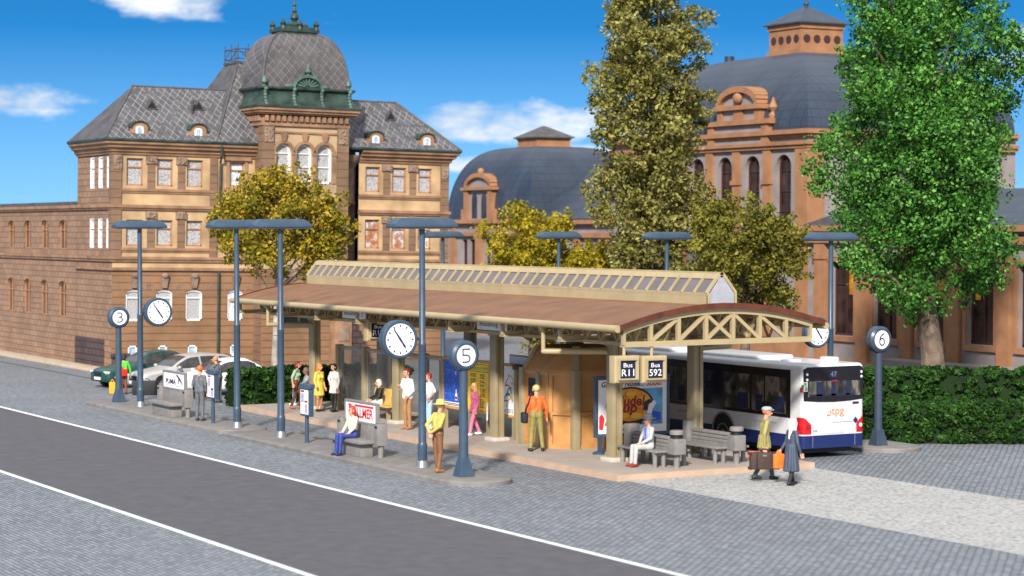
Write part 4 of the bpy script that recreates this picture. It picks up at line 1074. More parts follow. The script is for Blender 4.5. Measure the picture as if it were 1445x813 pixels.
for x, z in ((1.98,11.2),(4.1,11.25),(13.3,11.2)):
    y = slope_y(z-.2, 12.02 if x < 8 else 11.85)-.05
    m = MB(); m.loft([[(x-.3,y,z-.2),(x+.3,y,z-.2),(x,y,z+.25)], [(x-.3,y+.2,z-.2),(x+.3,y+.2,z-.2),(x,y+.55,z+.25)]]); v = m.build('roof_vent', 'slate_side', th, smooth=None)
    m = MB(); m.poly([(x-.2,y-.006,z-.16),(x+.2,y-.006,z-.16),(x,y-.006,z+.15)]); m.build('vent_opening', 'dark_gap', v, smooth=None, recalc=False)
m = MB()
for x, z in ((3.75,10.9),(11.9,11.0)):
    y = slope_y(z); m.next(); m.tube((x,y-.02,z-.15), (x,y-.02,z+.42), .05, n=8); m.tube((x,y-.02,z+.42), (x,y-.02,z+.55), .085, n=8)
m.build('vent_pipe', 'iron', th)
# tower
ty0, ty1, tx0, tx1 = -.86, 1.75, 6.35, 10.3
TW = [(6.93,7.67),(7.92,8.64),(8.87,9.59)]
m = MB(); facade(m, tx0, tx1, 4.3, 10.42, ty0, [(a,b,8.0,9.66,(b-a)/2) for a, b in TW], .2); m.build('tower_wall', 'stucco_dull', th, smooth=None)
m = MB(); facade(m, tx0, tx1, 0, 4.3, ty0, [(7.4,8.9,1.75,2.75,0)], .15); m.build('tower_base_wall', 'stone_courses', th, smooth=None)
m = MB(); m.quad((tx0,ty1,0),(tx0,ty0,0),(tx0,ty0,10.42),(tx0,ty1,10.42)); m.quad((tx1,ty0,0),(tx1,ty1,0),(tx1,ty1,10.42),(tx1,ty0,10.42)); m.quad((tx1,.35,0),(11.3,.35,0),(11.3,.35,9.5),(tx1,.35,9.5)); m.quad((tx0,ty1,9),(tx1,ty1,9),(tx1,ty1,11),(tx0,ty1,11))
m.build('tower_side_wall', 'stone_quoins', th, smooth=None, recalc=False)
for a, b in TW: window(th, a, b, 8.0, 9.66, ty0, 'sash_white', 'lace', (b-a)/2, 0, fw=.075, depth=.17, bars=(.42,.76))
window(th, 7.4, 8.9, 1.75, 2.75, ty0, 'iron', 'bus_glass', 0, .5, True)
m = MB()
for a, b in ((tx0-.05,6.84),(9.82,tx1+.05)): m.box(a, ty0-.09, 4.76, b, ty0+.02, 10.4); m.next()
m.box(tx0-.053, ty0+.021, 4.76, tx0+.02, ty0+.4, 10.4); m.build('tower_pilaster', 'stone_quoins', th, smooth=None)
m = MB(); carved(6.38, 6.80, 9.72, 10.36, ty0, .13); carved(9.86, 10.28, 9.72, 10.36, ty0, .13); m.build('carved_panel', 'stone_grey', th)
m = MB()
for a, b in TW:
    c, r = (a+b)/2, (b-a)/2
    pts = [(c+(r+.09)*math.cos(PI*i/14), 9.66-r+(r+.09)*math.sin(PI*i/14)) for i in range(15)]
    for p, q in zip(pts[:-1], pts[1:]): m.bar((p[0],ty0-.02,p[1]), (q[0],ty0-.02,q[1]), .13, .1, up=(0,1,0))
    m.loft([[(c-.07,ty0-.1,9.78),(c+.07,ty0-.1,9.78),(c+.07,ty0,9.78),(c-.07,ty0,9.78)], [(c-.14,ty0-.13,10.12),(c+.14,ty0-.13,10.12),(c+.14,ty0,10.12),(c-.14,ty0,10.12)]])
for c in (6.865, 7.795, 8.755, 9.68): m.box(c-.085, ty0-.05, 8.0, c+.085, ty0+.02, 9.2); m.box(c-.11, ty0-.08, 9.2, c+.11, ty0+.02, 9.3)
m.box(6.84, ty0-.06, 10.12, 9.82, ty0, 10.2)
m.build('arch_surround', 'stone_trim', th, smooth=None); m = MB()
tp_ = [(tx0,ty1),(tx0,ty0),(tx1,ty0),(tx1,ty1)]
for o, z0, z1 in ((.1,10.42,10.55),(.06,10.55,10.86),(.24,10.9,10.98),(.34,10.98,11.08),(.42,11.08,11.2)): moulding(m, tp_, box_prof(o, z0, z1, -.3))
for k in range(15):
    x = tx0+.1+k*(tx1-tx0-.2)/14; m.box(x-.075, ty0-.2, 10.62, x+.075, ty0-.05, 10.85)
for k in range(9):
    y = ty0+.1+k*(ty1-ty0-.2)/8; m.box(tx0-.2, y-.075, 10.62, tx0-.05, y+.075, 10.85)
m.build('tower_cornice', 'stone_trim', th, smooth=None)
prof = [(-.3,11.2),(.47,11.2),(.47,11.27),(.36,11.34),(.22,11.5),(.14,11.7),(.12,11.88),(.2,11.97),(.26,12.0),(.26,12.08),(-.3,12.1)]
m = MB(); moulding(m, tp_+[(tx0,ty1)], prof); grn = m.build('dome_base', 'copper_green', th)
m = MB()
for x in (tx0, 7.68, 8.98, tx1):
    for z, o, r in ((11.32,.40,.07),(11.44,.32,.075),(11.58,.25,.08),(11.72,.22,.08),(11.86,.23,.08),(11.97,.30,.09)): m.ball((x,ty0-o,z), (.09,r,r*1.1), n=8, k=6)
    m.next()
for x, y in ((tx0,ty0),(tx1,ty0)):
    m.lathe([(.10,12.06),(.06,12.15),(.14,12.26),(.12,12.42),(.03,12.55)], (x,y-.1,0), 10); m.next()
c = 8.33
for i in range(12):
    a0, a1 = PI*i/12, PI*(i+1)/12; m.bar((c+.66*math.cos(a0),ty0-.2,12.08+.5*math.sin(a0)), (c+.66*math.cos(a1),ty0-.2,12.08+.5*math.sin(a1)), .12, .14, up=(0,1,0))
for i in range(1, 9):
    a0 = PI*i/9; m.bar((c+.12*math.cos(a0),ty0-.17,12.1+.1*math.sin(a0)), (c+.54*math.cos(a0),ty0-.17,12.08+.42*math.sin(a0)), .05, .05)
m.lathe([(.1,12.58),(.07,12.66),(.17,12.76),(.08,12.92),(.03,13.12)], (c,ty0-.2,0), 10)
for s in (-1, 1): m.ball((c+s*.86,ty0-.2,12.14), (.2,.07,.08), n=8, k=5)
m.build('scroll_ornament', 'copper_pale', grn)
m = MB(); m.prism([(c-.62,12.05),(c+.62,12.05)]+[(c+.6*math.cos(PI*i/12), 12.08+.46*math.sin(PI*i/12)) for i in range(13)], 'y', ty0-.16, ty0+.3); m.build('fan_pediment', 'copper_green', grn)
cx, cy = (tx0+tx1)/2, (ty0+ty1)/2; rings = []
hx, hy = (tx1-tx0)/2+.04, (ty1-ty0)/2+.04
for i in range(15):
    t = i/14*PI*.5; z = 12.08+2.42*math.sin(t)**1.0; k = math.cos(t)**.85 if i < 14 else 0
    rings.append([(cx+sx*(.62+(hx-.62)*k), cy+sy*(.42+(hy-.42)*k), z) for sx, sy in ((-1,-1),(1,-1),(1,1),(-1,1))])
m = MB(); m.loft(rings); dome = m.build('dome_roof', 'slates_dome', th, smooth=30)
m = MB()
for q in (0, 1):
    for r0, r1 in zip(rings[:-1], rings[1:]): m.tube(r0[q], r1[q], .05, n=7)
    m.next()
m.build('hip_rib', 'slate_side', dome)
m = MB()
for o, z0, z1 in ((.82,14.46,14.56),(.9,14.56,14.68),(.78,14.68,14.78),(.5,14.78,14.9)): m.box(cx-o, cy-o*.75, z0, cx+o, cy+o*.75, z1)
for sx in (-1, 0, 1):
    for sy in (-1, 1): m.lathe([(.12,14.66),(.09,14.8),(.15,14.9),(.06,15.04),(.02,15.12)], (cx+sx*.78, cy+sy*.58, 0), 8)
m.lathe([(.3,14.88),(.2,15.0),(.1,15.08),(.2,15.2),(.16,15.34),(.08,15.44),(.13,15.5),(.07,15.58),(.05,15.7),(.1,15.76),(.05,15.84),(.02,16.0)], (cx,cy,0), 14)
m.build('finial', 'copper_green', dome)
# recess beside the tower: small round bay
m = MB(); m.lathe([(.30,7.1),(.42,7.2),(.36,7.28),(.36,8.75),(.42,8.8),(.5,8.98),(.62,9.1),(.66,9.3),(.2,9.4)], (10.85,.35,0), 16); m.build('round_bay', 'stone_grey', th)
m = MB(); m.box(9.55, -1.5, .0, 10.35, -.88, 2.15); m.box(9.45,-1.6,2.15,10.45,-.88,2.3); pr = m.build('entrance_pier', 'stone_trim', th, bevel=.03)
m = MB(); m.box(9.72,-1.53,1.2,10.2,-1.5,1.85); m.build('pier_panel', 'stone_grey', pr, bevel=.02)
m = MB(); 
for k in range(6): m.box(10.4+.12*k, -1.4+.02*k, .0, 10.52+.12*k, -.3, 2.4-.26*k)
m.build('entrance_steps', 'stone_base', th, smooth=None)

# ------------------------------------------------------------------ the sandstone museum behind the trees
def TX(x, y0): return Matrix(((0,1,0,x),(-1,0,0,y0),(0,0,1,0),(0,0,0,1)))   # facade a=-(y-y0); out = -x
def vault(name, parent, x0, x1, y0, y1, z0, z1, tx, ty, p=1.0):
    cx, cy, hx, hy = (x0+x1)/2, (y0+y1)/2, (x1-x0)/2, (y1-y0)/2; rings = []
    for i in range(17):
        t = i/16*PI/2; k = math.cos(t)**p if i < 16 else 0
        rings.append([(cx+sx*(tx+(hx-tx)*k), cy+sy*(ty+(hy-ty)*k), z0+(z1-z0)*math.sin(t)) for sx, sy in ((-1,-1),(1,-1),(1,1),(-1,1))])
    m = MB(); m.loft(rings); return m.build(name, 'museum_roof', parent, smooth=25)
def lantern(parent, cx, cy, z, s, h, rh, n=4, spire=True, rot=.0):
    m = MB(); m.box(cx-s*1.08, cy-s*1.08, z, cx+s*1.08, cy+s*1.08, z+h*.18); m.box(cx-s, cy-s, z+h*.18, cx+s, cy+s, z+h*.85); m.box(cx-s*1.06, cy-s*1.06, z+h*.85, cx+s*1.06, cy+s*1.06, z+h)
    l = m.build('lantern', 'sandstone', parent, smooth=None)
    if spire:
        m = MB()
        for k in range(4):
            o = -s*.72+s*.48*k
            m.tube((cx-s-.02, cy+o, z+h*.52), (cx-s+.01, cy+o, z+h*.52), s*.16, n=14); m.tube((cx+o, cy-s-.02, z+h*.52), (cx+o, cy-s+.01, z+h*.52), s*.16, n=14)
        m.build('round_opening', 'museum_sash', l, smooth=None)
    m = MB(); e = s*1.18; m.loft([[(cx-e,cy-e,z+h),(cx+e,cy-e,z+h),(cx+e,cy+e,z+h),(cx-e,cy+e,z+h)], [(cx-e,cy-e,z+h+.06),(cx+e,cy-e,z+h+.06),(cx+e,cy+e,z+h+.06),(cx-e,cy+e,z+h+.06)], [(cx-.06,cy-.06,z+h+rh),(cx+.06,cy-.06,z+h+rh),(cx+.06,cy+.06,z+h+rh),(cx-.06,cy+.06,z+h+rh)]])
    if spire: m.tube((cx,cy,z+h+rh-.05), (cx,cy,z+h+rh+.45), .1, .03); m.ball((cx,cy,z+h+rh+.12), .14)
    m.build('lantern_roof', 'museum_roof' if spire else 'slate_side', l, smooth=None); return l
mu = thing('domed_hall', 'tall orange sandstone hall with a dark domed roof and lantern behind the poplar', 'building', (0,0,0))
X0, ya, yb = 31.0, 33.5, 49.5
T = TX(X0, ya); hw = [(-(c-ya)-.55, -(c-ya)+.55, 5.6, 9.2, .55) for c in (39.75,37.6,35.25,42.0,44.2,46.4)]
m = MB(); facade(m, -(yb-ya), 0, 0, 10.1, 0, hw, .3, T=T); m.quad((X0,ya,0),(43,ya,0),(43,ya,10.1),(X0,ya,10.1)); m.quad((43,ya,0),(43,yb,0),(43,yb,10.1),(43,ya,10.1)); m.quad((X0,yb,0),(43,yb,0),(43,yb,10.1),(X0,yb,10.1))
m.build('wall', 'museum_grey', mu, smooth=None)
for h in hw: window(mu, h[0], h[1], 5.6, 9.2, 0, 'museum_sash', 'museum_glass', .55, 0, True, .25, .1, T=T, bars=(.3,.55,.8))
m = MB(); pth = [(X0,yb),(X0,ya),(43,ya)]
for bl in (((.18,9.45,9.6),(.28,9.6,9.75),(.16,9.95,10.08),(.3,10.08,10.28)),((.2,4.9,5.2),),((.22,0,.9),)):
    for o, z0, z1 in bl: moulding(m, pth, box_prof(o, z0, z1))
    m.next()
m.build('cornice', 'sandstone', mu, smooth=None); m = MB()
m.box(X0-.14, ya-.14, .9, X0+.8, ya+.75, 9.45)
for y in (36.4, 38.75, 40.9, 43.1, 45.3, 47.6): m.next(); m.box(X0-.12, y-.28, .9, X0+.02, y+.28, 9.45); m.box(X0-.2, y-.34, 7.9, X0+.022, y+.34, 8.1)
m.build('pilaster', 'sandstone', mu, smooth=None)
m = MB(); m.box(X0-.1, 36.5, 9.76, X0+.9, 40.6, 10.6); gb = m.build('gable', 'museum_grey', mu, smooth=None)
m = MB(); m.box(X0-.2,36.2,9.76,X0+.9,36.7,10.62); m.box(X0-.2,40.4,9.76,X0+.9,40.9,10.62); m.box(X0-.3,36.0,10.62,X0+.95,41.1,10.84)
m.box(X0-.15,36.9,10.84,X0+.8,37.3,11.32); m.box(X0-.15,39.8,10.84,X0+.8,40.2,11.32); m.box(X0-.15,38.2,10.84,X0+.8,38.9,11.32); m.box(X0-.28,36.75,11.32,X0+.85,40.35,11.52)
for i in range(14):
    a0, a1 = PI*i/14, PI*(i+1)/14; m.bar((X0+.3,38.55+1.5*math.cos(a0),11.52+.74*math.sin(a0)), (X0+.3,38.55+1.5*math.cos(a1),11.52+.74*math.sin(a1)), .28, 1.1, up=(1,0,0))
m.ball((X0-.15,38.55,11.85), (.2,.3,.26)); m.lathe([(.2,10.84),(.22,11.0),(.1,11.15),(.24,11.35),(.1,11.6),(.03,11.8)], (X0+.2,36.3,0), 12)
m.build('gable_trim', 'sandstone', gb, smooth=40)
m = MB(); m.box(X0-.05,37.3,10.84,X0+.7,39.8,11.32); m.prism([(38.55+1.42*math.cos(PI*i/14),11.52+.68*math.sin(PI*i/14)) for i in range(15)], 'x', X0-.02, X0+.75); m.build('gable_panel', 'museum_grey', gb, smooth=None)
vault('roof', mu, X0+.05, 43, ya+.05, yb, 10.28, 14.2, 1.3, 1.3, .98)
lantern(mu, 36.95, 41.5, 14.15, 1.25, 1.5, .95)
m = MB(); m.tube((36.0,46.5,13.2), (36.0,46.5,14.35), .16, .14); m.tube((36.0,46.5,14.2), (36.0,46.5,14.5), .24); m.build('chimney', 'museum_roof', mu)
# low wing towards the road
lwg = thing('museum_wing', 'low orange and grey wing of the sandstone hall behind the green tree', 'building', (0,0,0))
y0, y1 = 8.0, 33.3; T = TX(X0-.1, y1); cs = [30.85,28.0,25.1,22.2,19.3,16.4,13.5,10.6]
hw = [((y1-c)-.78, (y1-c)+.78, 1.35, 4.5, 0) for c in cs]
TW2 = Matrix(((0,1,0,X0-.1),(-1,0,0,y1),(0,0,1,0),(0,0,0,1)))
m = MB(); facade(m, 0, y1-y0, 0, 6.0, 0, hw, .3, T=TW2); m.quad((X0-.1,y0,0),(40,y0,0),(40,y0,6),(X0-.1,y0,6)); m.build('wall', 'museum_grey', lwg, smooth=None)
for h in hw: window(lwg, h[0], h[1], h[2], h[3], 0, 'museum_sash', 'museum_glass', 0, .7, True, .25, .1, T=TW2)
m = MB(); rg = random.Random(4)
for c in cs:
    m.next(); k = rg.choice((-1, 1)); m.box(X0+.085, c+k*.35-.1, 3.1, X0+.12, c+k*.35+.18, 4.2)
m.build('amber_pane', 'amber_glass', lwg, smooth=None)
m = MB()
for c in [cs[0]+1.45]+[c-1.42 for c in cs]: m.next(); m.box(X0-.3, c-.36, .3, X0-.08, c+.36, 5.3); m.box(X0-.36, c-.42, 4.6, X0-.08, c+.42, 4.8)
m.build('pilaster', 'sandstone', lwg, smooth=None); m = MB()
for c in cs: m.next(); m.box(X0-.22, c-.95, 1.1, X0-.08, c+.95, 1.32); m.box(X0-.2, c-.98, 1.32, X0-.08, c-.80, 4.7); m.box(X0-.2, c+.80, 1.32, X0-.08, c+.98, 4.7); m.box(X0-.22, c-.98, 4.52, X0-.08, c+.98, 4.72)
m.build('window_surround', 'sandstone', lwg, smooth=None); m = MB()
pth = [(X0-.1,y1),(X0-.1,y0),(40,y0)]
for o, z0, z1 in ((.3,0,.3),(.26,5.3,5.6),(.4,5.8,6.05)): moulding(m, pth, box_prof(o, z0, z1)); m.next()
m.build('cornice', 'sandstone', lwg, smooth=None)
m = MB(); m.quad((X0-.5,y0,6.05),(X0-.5,y1,6.05),(36,y1,7.6),(36,y0,7.6)); m.build('roof', 'museum_roof', lwg, smooth=None, recalc=False)
m = MB(); m.box(X0-2.2,y0,0,X0-.42,27,.35); m.box(X0-1.6,y0,.35,X0-.42,27,.6); m.build('step', 'museum_grey', lwg, smooth=None)
# left pavilion with its wing
pv = thing('domed_pavilion', 'far low pavilion with dark dome and flat lantern behind the yellow tree', 'building', (0,0,0))
ya, yb, zx = 57.6, 66.9, 38.0
T = TX(X0, ya)
ph = [(-(c-ya)-.3, -(c-ya)+.3, 3.0, 5.3, 0) for c in (59,59.9,61.6,62.4,64.2,65.1)]
ph = [((ya-c)-.3, (ya-c)+.3, 3.0, 5.3, 0) for c in (59,59.9,61.6,62.4,64.2,65.1)]
m = MB(); facade(m, ya-yb, 0, 0, 6.3, 0, ph, .25, T=T); m.quad((X0,ya,0),(zx,ya,0),(zx,ya,6.3),(X0,ya,6.3)); m.quad((X0,yb,0),(zx,yb,0),(zx,yb,6.3),(X0,yb,6.3)); m.build('wall', 'museum_grey', pv, smooth=None)
for h in ph: window(pv, h[0], h[1], h[2], h[3], 0, 'museum_sash', 'museum_glass', 0, .6, False, .2, .08, T=T)
m = MB(); pth = [(X0,yb),(X0,ya),(zx,ya)]
for o, z0, z1 in ((.2,5.5,5.7),(.3,6.2,6.42),(.15,2.4,2.7)): moulding(m, pth, box_prof(o, z0, z1)); m.next()
m.build('cornice', 'sandstone', pv, smooth=None); m = MB()
for y in (57.9, 60.7, 63.3, 66.4): m.next(); m.box(X0-.16, y-.32, 0, X0+.02, y+.32, 6.2)
m.build('pilaster', 'sandstone', pv, smooth=None)
vault('roof', pv, X0-.1, zx, ya-.1, yb+.1, 6.4, 10.45, 1.0, 1.0, .68)
m = MB()
m.box(X0-.15,61.75,6.42,X0+1.3,64.45,8.05); gb = m.build('gable', 'museum_grey', pv, smooth=None)
m = MB(); m.box(X0-.3,61.5,6.42,X0+.2,61.95,8.05); m.box(X0-.3,64.25,6.42,X0+.2,64.7,8.05); m.box(X0-.4,61.3,8.05,X0+1.0,64.9,8.22); m.box(X0-.3,61.2,6.42,X0+.4,61.5,7.0); m.box(X0-.3,64.7,6.42,X0+.4,65.0,7.0)
for i in range(12):
    a0, a1 = PI*i/12, PI*(i+1)/12; m.bar((X0+.1,63.1+1.45*math.cos(a0),8.22+.66*math.sin(a0)), (X0+.1,63.1+1.45*math.cos(a1),8.22+.66*math.sin(a1)), .24, .8, up=(1,0,0))
m.ball((X0-.05,63.1,9.08), .2)
m.build('gable_trim', 'sandstone', gb, smooth=40)
m = MB(); m.prism([(63.1+1.4*math.cos(PI*i/12),8.22+.62*math.sin(PI*i/12)) for i in range(13)], 'x', X0-.1, X0+1.6); m.build('gable_panel', 'museum_grey', gb, smooth=None)
m = MB()
for y in (62.55, 63.65): m.next(); m.prism([(y-.28,6.5),(y+.28,6.5)]+[(y+.28*math.cos(PI*i/8), 7.55+.32*math.sin(PI*i/8)) for i in range(9)], 'x', X0-.18, X0-.1)
m.build('gable_window', 'museum_glass', gb, smooth=None)
lantern(pv, (X0+zx)/2, (ya+yb)/2, 10.4, 1.07, .55, .7, spire=False)
cw = thing('connecting_wing', 'plain blue-grey roofed wing joining the pavilion to the tall hall', 'building', (0,0,0))
m = MB(); m.box(X0+.15, 49.6, 0, 38, 57.4, 6.2); m.build('wall', 'museum_grey', cw, smooth=None)
m = MB(); m.quad((X0-.2,49.55,6.42),(X0-.2,58.5,6.42),(X0+3.9,58.5,9.1),(X0+3.9,49.55,9.1)); m.quad((X0+3.9,49.55,9.1),(X0+3.9,58.5,9.1),(X0+9,58.5,6.4),(X0+9,49.55,6.4)); m.build('roof', 'museum_roof', cw, smooth=None, recalc=False)
m = MB(); m.box(X0-.1,49.6,5.45,X0+.15,57.4,5.7); m.next(); m.box(X0-.15,49.6,6.15,X0+.15,57.4,6.42)
for y in (50.5, 53, 55.5): m.next(); m.box(X0-.02, y-.3, 0, X0+.14, y+.3, 5.45)
m.build('sandstone_trim', 'sandstone', cw, smooth=None)
m = MB(); m.box(X0+2.0, 51.0, 7.6, X0+3.2, 52.0, 9.3); m.build('chimney', 'museum_grey', cw, smooth=None)
# ------------------------------------------------------------------ bus
bx0, bx1, by0, by1, bz0, bz1 = 6.70, 8.70, 1.75, 13.2, .27, 2.43
bus = thing('city_bus', 'white city bus with a dark blue skirt parked tail first beside the platform', 'bus', (0,0,0))
def rbox(m, x0, y0, z0, x1, y1, z1, r, rt=None, n=5, zr=None):
    """box with rounded vertical corners; rt = rounding of the top edge"""
    def ring(z, ins):
        pts = []; rr = max(r-ins, .01)
        for cx, cy, a in ((x1-ins-rr,y1-ins-rr,0),(x0+ins+rr,y1-ins-rr,PI/2),(x0+ins+rr,y0+ins+rr,PI),(x1-ins-rr,y0+ins+rr,1.5*PI)):
            for i in range(n+1): t = a+PI/2*i/n; pts.append((cx+rr*math.cos(t), cy+rr*math.sin(t), z))
        return pts
    rings = [ring(z0, 0)]
    if rt:
        for i in range(6):
            t = PI/2*i/5; rings.append(ring(z1-rt+rt*math.sin(t), rt*(1-math.cos(t))))
    else: rings.append(ring(z1, 0))
    return m.loft(rings)
m = MB(); rbox(m, bx0, by0, .60, bx1, by1, bz1, .13, .13); body = m.build('body', 'bus_white', bus, smooth=40)
m = MB(); rbox(m, bx0-.006, by0-.006, bz0, bx1+.006, by1+.006, .599, .13); sk = m.build('skirt', 'bus_blue', bus, smooth=40)
m = MB(); m.box(bx0+.2, by0+.3, .12, bx1-.2, by1-.3, bz0-.002); m.build('underbody', 'dark_gap', bus, smooth=None)
# side glazing band and panes
for sx, xs_, nm in ((-1, bx0, 'glass_band'), (1, bx1, 'glass_band')):
    m = MB(); a, b = (xs_-.008, xs_+.004) if sx < 0 else (xs_-.004, xs_+.008)
    m.box(a, by0+.52, 1.03, b, by1-.5, 2.27); gb = m.build(nm, 'bus_glass', bus, smooth=None)
    if sx < 0:
        for y0, y1, tr in ((2.45,3.35,0),(3.42,3.95,0),(4.05,5.3,0),(5.7,6.95,1),(7.05,7.6,0),(7.7,8.5,0),(8.6,9.5,0),(9.6,10.6,0),(10.7,12.4,0)):
            m = MB(); m.box(a-.004, y0, 1.12, a, y1, 2.06); w = m.build('window', 'bus_pane', bus, smooth=None)
            m = MB(); m.box(a-.007, y0+.06, 1.14, a-.003, y0+.06+min(.5,(y1-y0)*.55), 1.14+.42); m.build('seat_back', 'bus_seat', w)
            if tr: m = MB(); m.box(a-.008, y0, 1.72, a-.002, y1, 1.76); m.build('window_bar', 'bus_glass', w, smooth=None)
# wheels
for y in (5.22, 11.2):
    for sx, x in ((-1, bx0), (1, bx1)):
        m = MB(); m.tube((x+.02*sx,y,.47), (x-.25*sx,y,.47), .50, .50, 32); arch = m.build('wheel_arch', 'dark_gap', bus, smooth=40)
        m = MB()
        for i in range(13):
            a0, a1 = R(-12)+R(204)*i/13, R(-12)+R(204)*(i+1)/13
            m.bar((x+.015*sx,y+.50*math.cos(a0),.47+.50*math.sin(a0)), (x+.015*sx,y+.50*math.cos(a1),.47+.50*math.sin(a1)), .05, .05, up=(1,0,0))
        m.build('arch_lip', 'grey_plastic', arch)
        m = MB(); m.lathe([(.30,-.22),(.39,-.2),(.40,-.02),(.385,.0),(.27,.012)], n=28); m.xform(Matrix.Translation((x+.025*sx,y,.40)) @ Matrix.Rotation(PI/2*sx, 4, 'Y'))
        wh = m.build('wheel', 'tyre', bus)
        m = MB(); m.lathe([(.27,-.04),(.28,.02),(.25,.02),(.21,-.05),(.12,-.06),(.11,.01),(.05,.02)], n=24); m.xform(Matrix.Translation((x+.03*sx,y,.40)) @ Matrix.Rotation(PI/2*sx, 4, 'Y')); m.build('rim', 'rim', wh)
# rear
m = MB(); pts = [(bx0+.05,1.50),(bx0+.5,1.46),(7.7,1.445),(bx1-.5,1.46),(bx1-.07,1.50),(bx1-.06,2.3),(bx1-.16,2.36),(bx0+.14,2.36),(bx0+.04,2.3)]
m.prism(pts, 'y', by0-.012, by0+.1); rw = m.build('rear_panel', 'bus_glass', bus, smooth=None)
m = MB(); m.prism([(bx0+.16,1.60),(bx1-.16,1.60),(bx1-.16,1.98),(bx0+.16,2.0)], 'y', by0-.016, by0-.01); pn = m.build('rear_window', 'bus_pane', rw, smooth=None)
m = MB(); 
for x0, x1 in ((bx0+.42,bx0+.62),(bx0+.9,bx0+1.05),(bx1-.62,bx1-.5)): m.next(); m.box(x0, by0-.019, 1.61, x1, by0-.015, 1.98)
m.box(bx0+.2, by0-.019, 1.60, bx1-.35, by0-.015, 1.66); m.build('seat_back', 'bus_seat', rw, smooth=None)
m = MB(); m.box(7.52, by0-.018, 2.07, 7.82, by0-.012, 2.26); d = m.build('route_display', 'panel_navy', rw, smooth=None); text('47', 'rim', d, (7.67,by0-.019,2.165), RX, UP, w=.2, h=.13, depth=.002)
m = MB(); m.box(7.6, by0-.02, 1.985, 7.8, by0-.012, 2.01); m.build('brake_light', 'taillight', rw, smooth=None)
m = MB()
for x, z in ((bx0+.13,2.18),(bx0+.13,2.04),(bx1-.12,2.2),(bx1-.12,2.08)): m.next(); m.tube((x,by0-.018,z), (x,by0-.01,z), .035, n=12)
m.build('marker_light', 'lens', rw, smooth=None)
m = MB(); m.box(bx0+.02, by0-.016, 1.74, bx0+.14, by0-.01, 1.98); s = m.build('exit_sticker', 'poster_white', bus, smooth=None)
m = MB(); m.box(bx0+.03, by0-.019, 1.90, bx0+.11, by0-.015, 1.97); m.box(bx0+.07, by0-.019, 1.76, bx0+.11, by0-.015, 1.89); m.ball((bx0-.0,by0-.0,1.88), (.05,.03,.05)); m.build('exit_symbol', 'poster_green', s, smooth=None)
m = MB(); m.box(bx0-.004, by0+.04, 1.72, bx0+.03, by0+.12, 1.84); m.build('red_sticker', 'red', bus, smooth=None)
for s, c in ((-1, bx0), (1, bx1)):
    m = MB(); rr = .13; o = .012; path = [(c-s*.27, by0-o)] + [(c-s*rr+s*(rr+o)*math.sin(PI/2*i/6), by0+rr-(rr+o)*math.cos(PI/2*i/6)) for i in range(7)] + [(c+s*o, by0+.24)]
    hh = [.86+.0*i for i in range(9)]; tops = [.88, 1.0, 1.04, 1.06, 1.07, 1.07, 1.07, 1.07, 1.07]
    for (p, t0_), (q, t1_) in zip(list(zip(path, tops))[:-1], list(zip(path, tops))[1:]): m.quad((*p,.64), (*q,.64), (*q,t1_), (*p,t0_))
    m.quad((*path[0],.64), (path[0][0],by0+.01,.64), (path[0][0],by0+.01,.88), (*path[0],.88)); m.poly([(*p, t) for p, t in zip(path, tops)] + [(c-s*.15,by0+.15,1.05)])
    tl = m.build('tail_light', 'taillight', bus, smooth=40, recalc=False)
    m = MB(); m.tube((c-s*.14,by0-.022,.82), (c-s*.14,by0-.01,.82), .05, n=14); m.build('reversing_lens', 'lens' if s > 0 else 'deep_red', tl, smooth=None)
text('tpg', 'orange_mark', bus, (7.82,by0-.006,1.17), RX, UP, w=.40, h=.22, depth=.004)
m = MB(); flat(m, [(7.47,1.09),(7.57,1.09),(7.62,1.21),(7.52,1.21)], (0,by0-.006,0), RX, UP, .003); flat(m, [(7.50,1.12),(7.55,1.12),(7.58,1.19),(7.53,1.19)], (0,by0-.006,0), RX, UP, .005, 1); m.build('logo_emblem', ['orange_mark','bus_white'], bus, smooth=None, recalc=False)
m = MB(); flat(m, [(8.32,.95),(8.40,.86),(8.48,.95),(8.40,1.04)], (0,by0-.006,0), RX, UP, .003); flat(m, [(8.30,1.37),(8.50,1.37),(8.50,1.43),(8.30,1.43)], (0,by0-.006,0), RX, UP, .003); m.build('blue_diamond', 'bus_blue', bus, smooth=None, recalc=False)
text('1181', 'bus_blue', bus, (8.40,by0-.006,1.40), RX, UP, w=.2, h=.06, depth=.006)
m = MB(); m.box(7.28, by0-.012, .63, 8.02, by0+.01, .80); pl_ = m.build('plate_recess', 'bus_white', bus, bevel=.02)
text('GE', 'ink', bus, (7.1,by0-.006,.72), RX, UP, w=.13, h=.05, depth=.003)
m = MB(); m.box(7.65,by0-.008,.915,8.45,by0-.002,.925)
for x in (7.02, 8.38): m.box(x-.006,by0-.012,.3,x+.006,by0-.005,.595)
m.build('panel_seam', 'grey_plastic', bus, smooth=None)
text('genevois', 'grey_plastic', bus, (bx0-.004, 7.0, .86), RT, UP, w=.9, h=.09, depth=.003)
text('transports publics', 'grey_plastic', bus, (bx0-.004, 3.4, .86), RT, UP, w=1.1, h=.05, depth=.003)
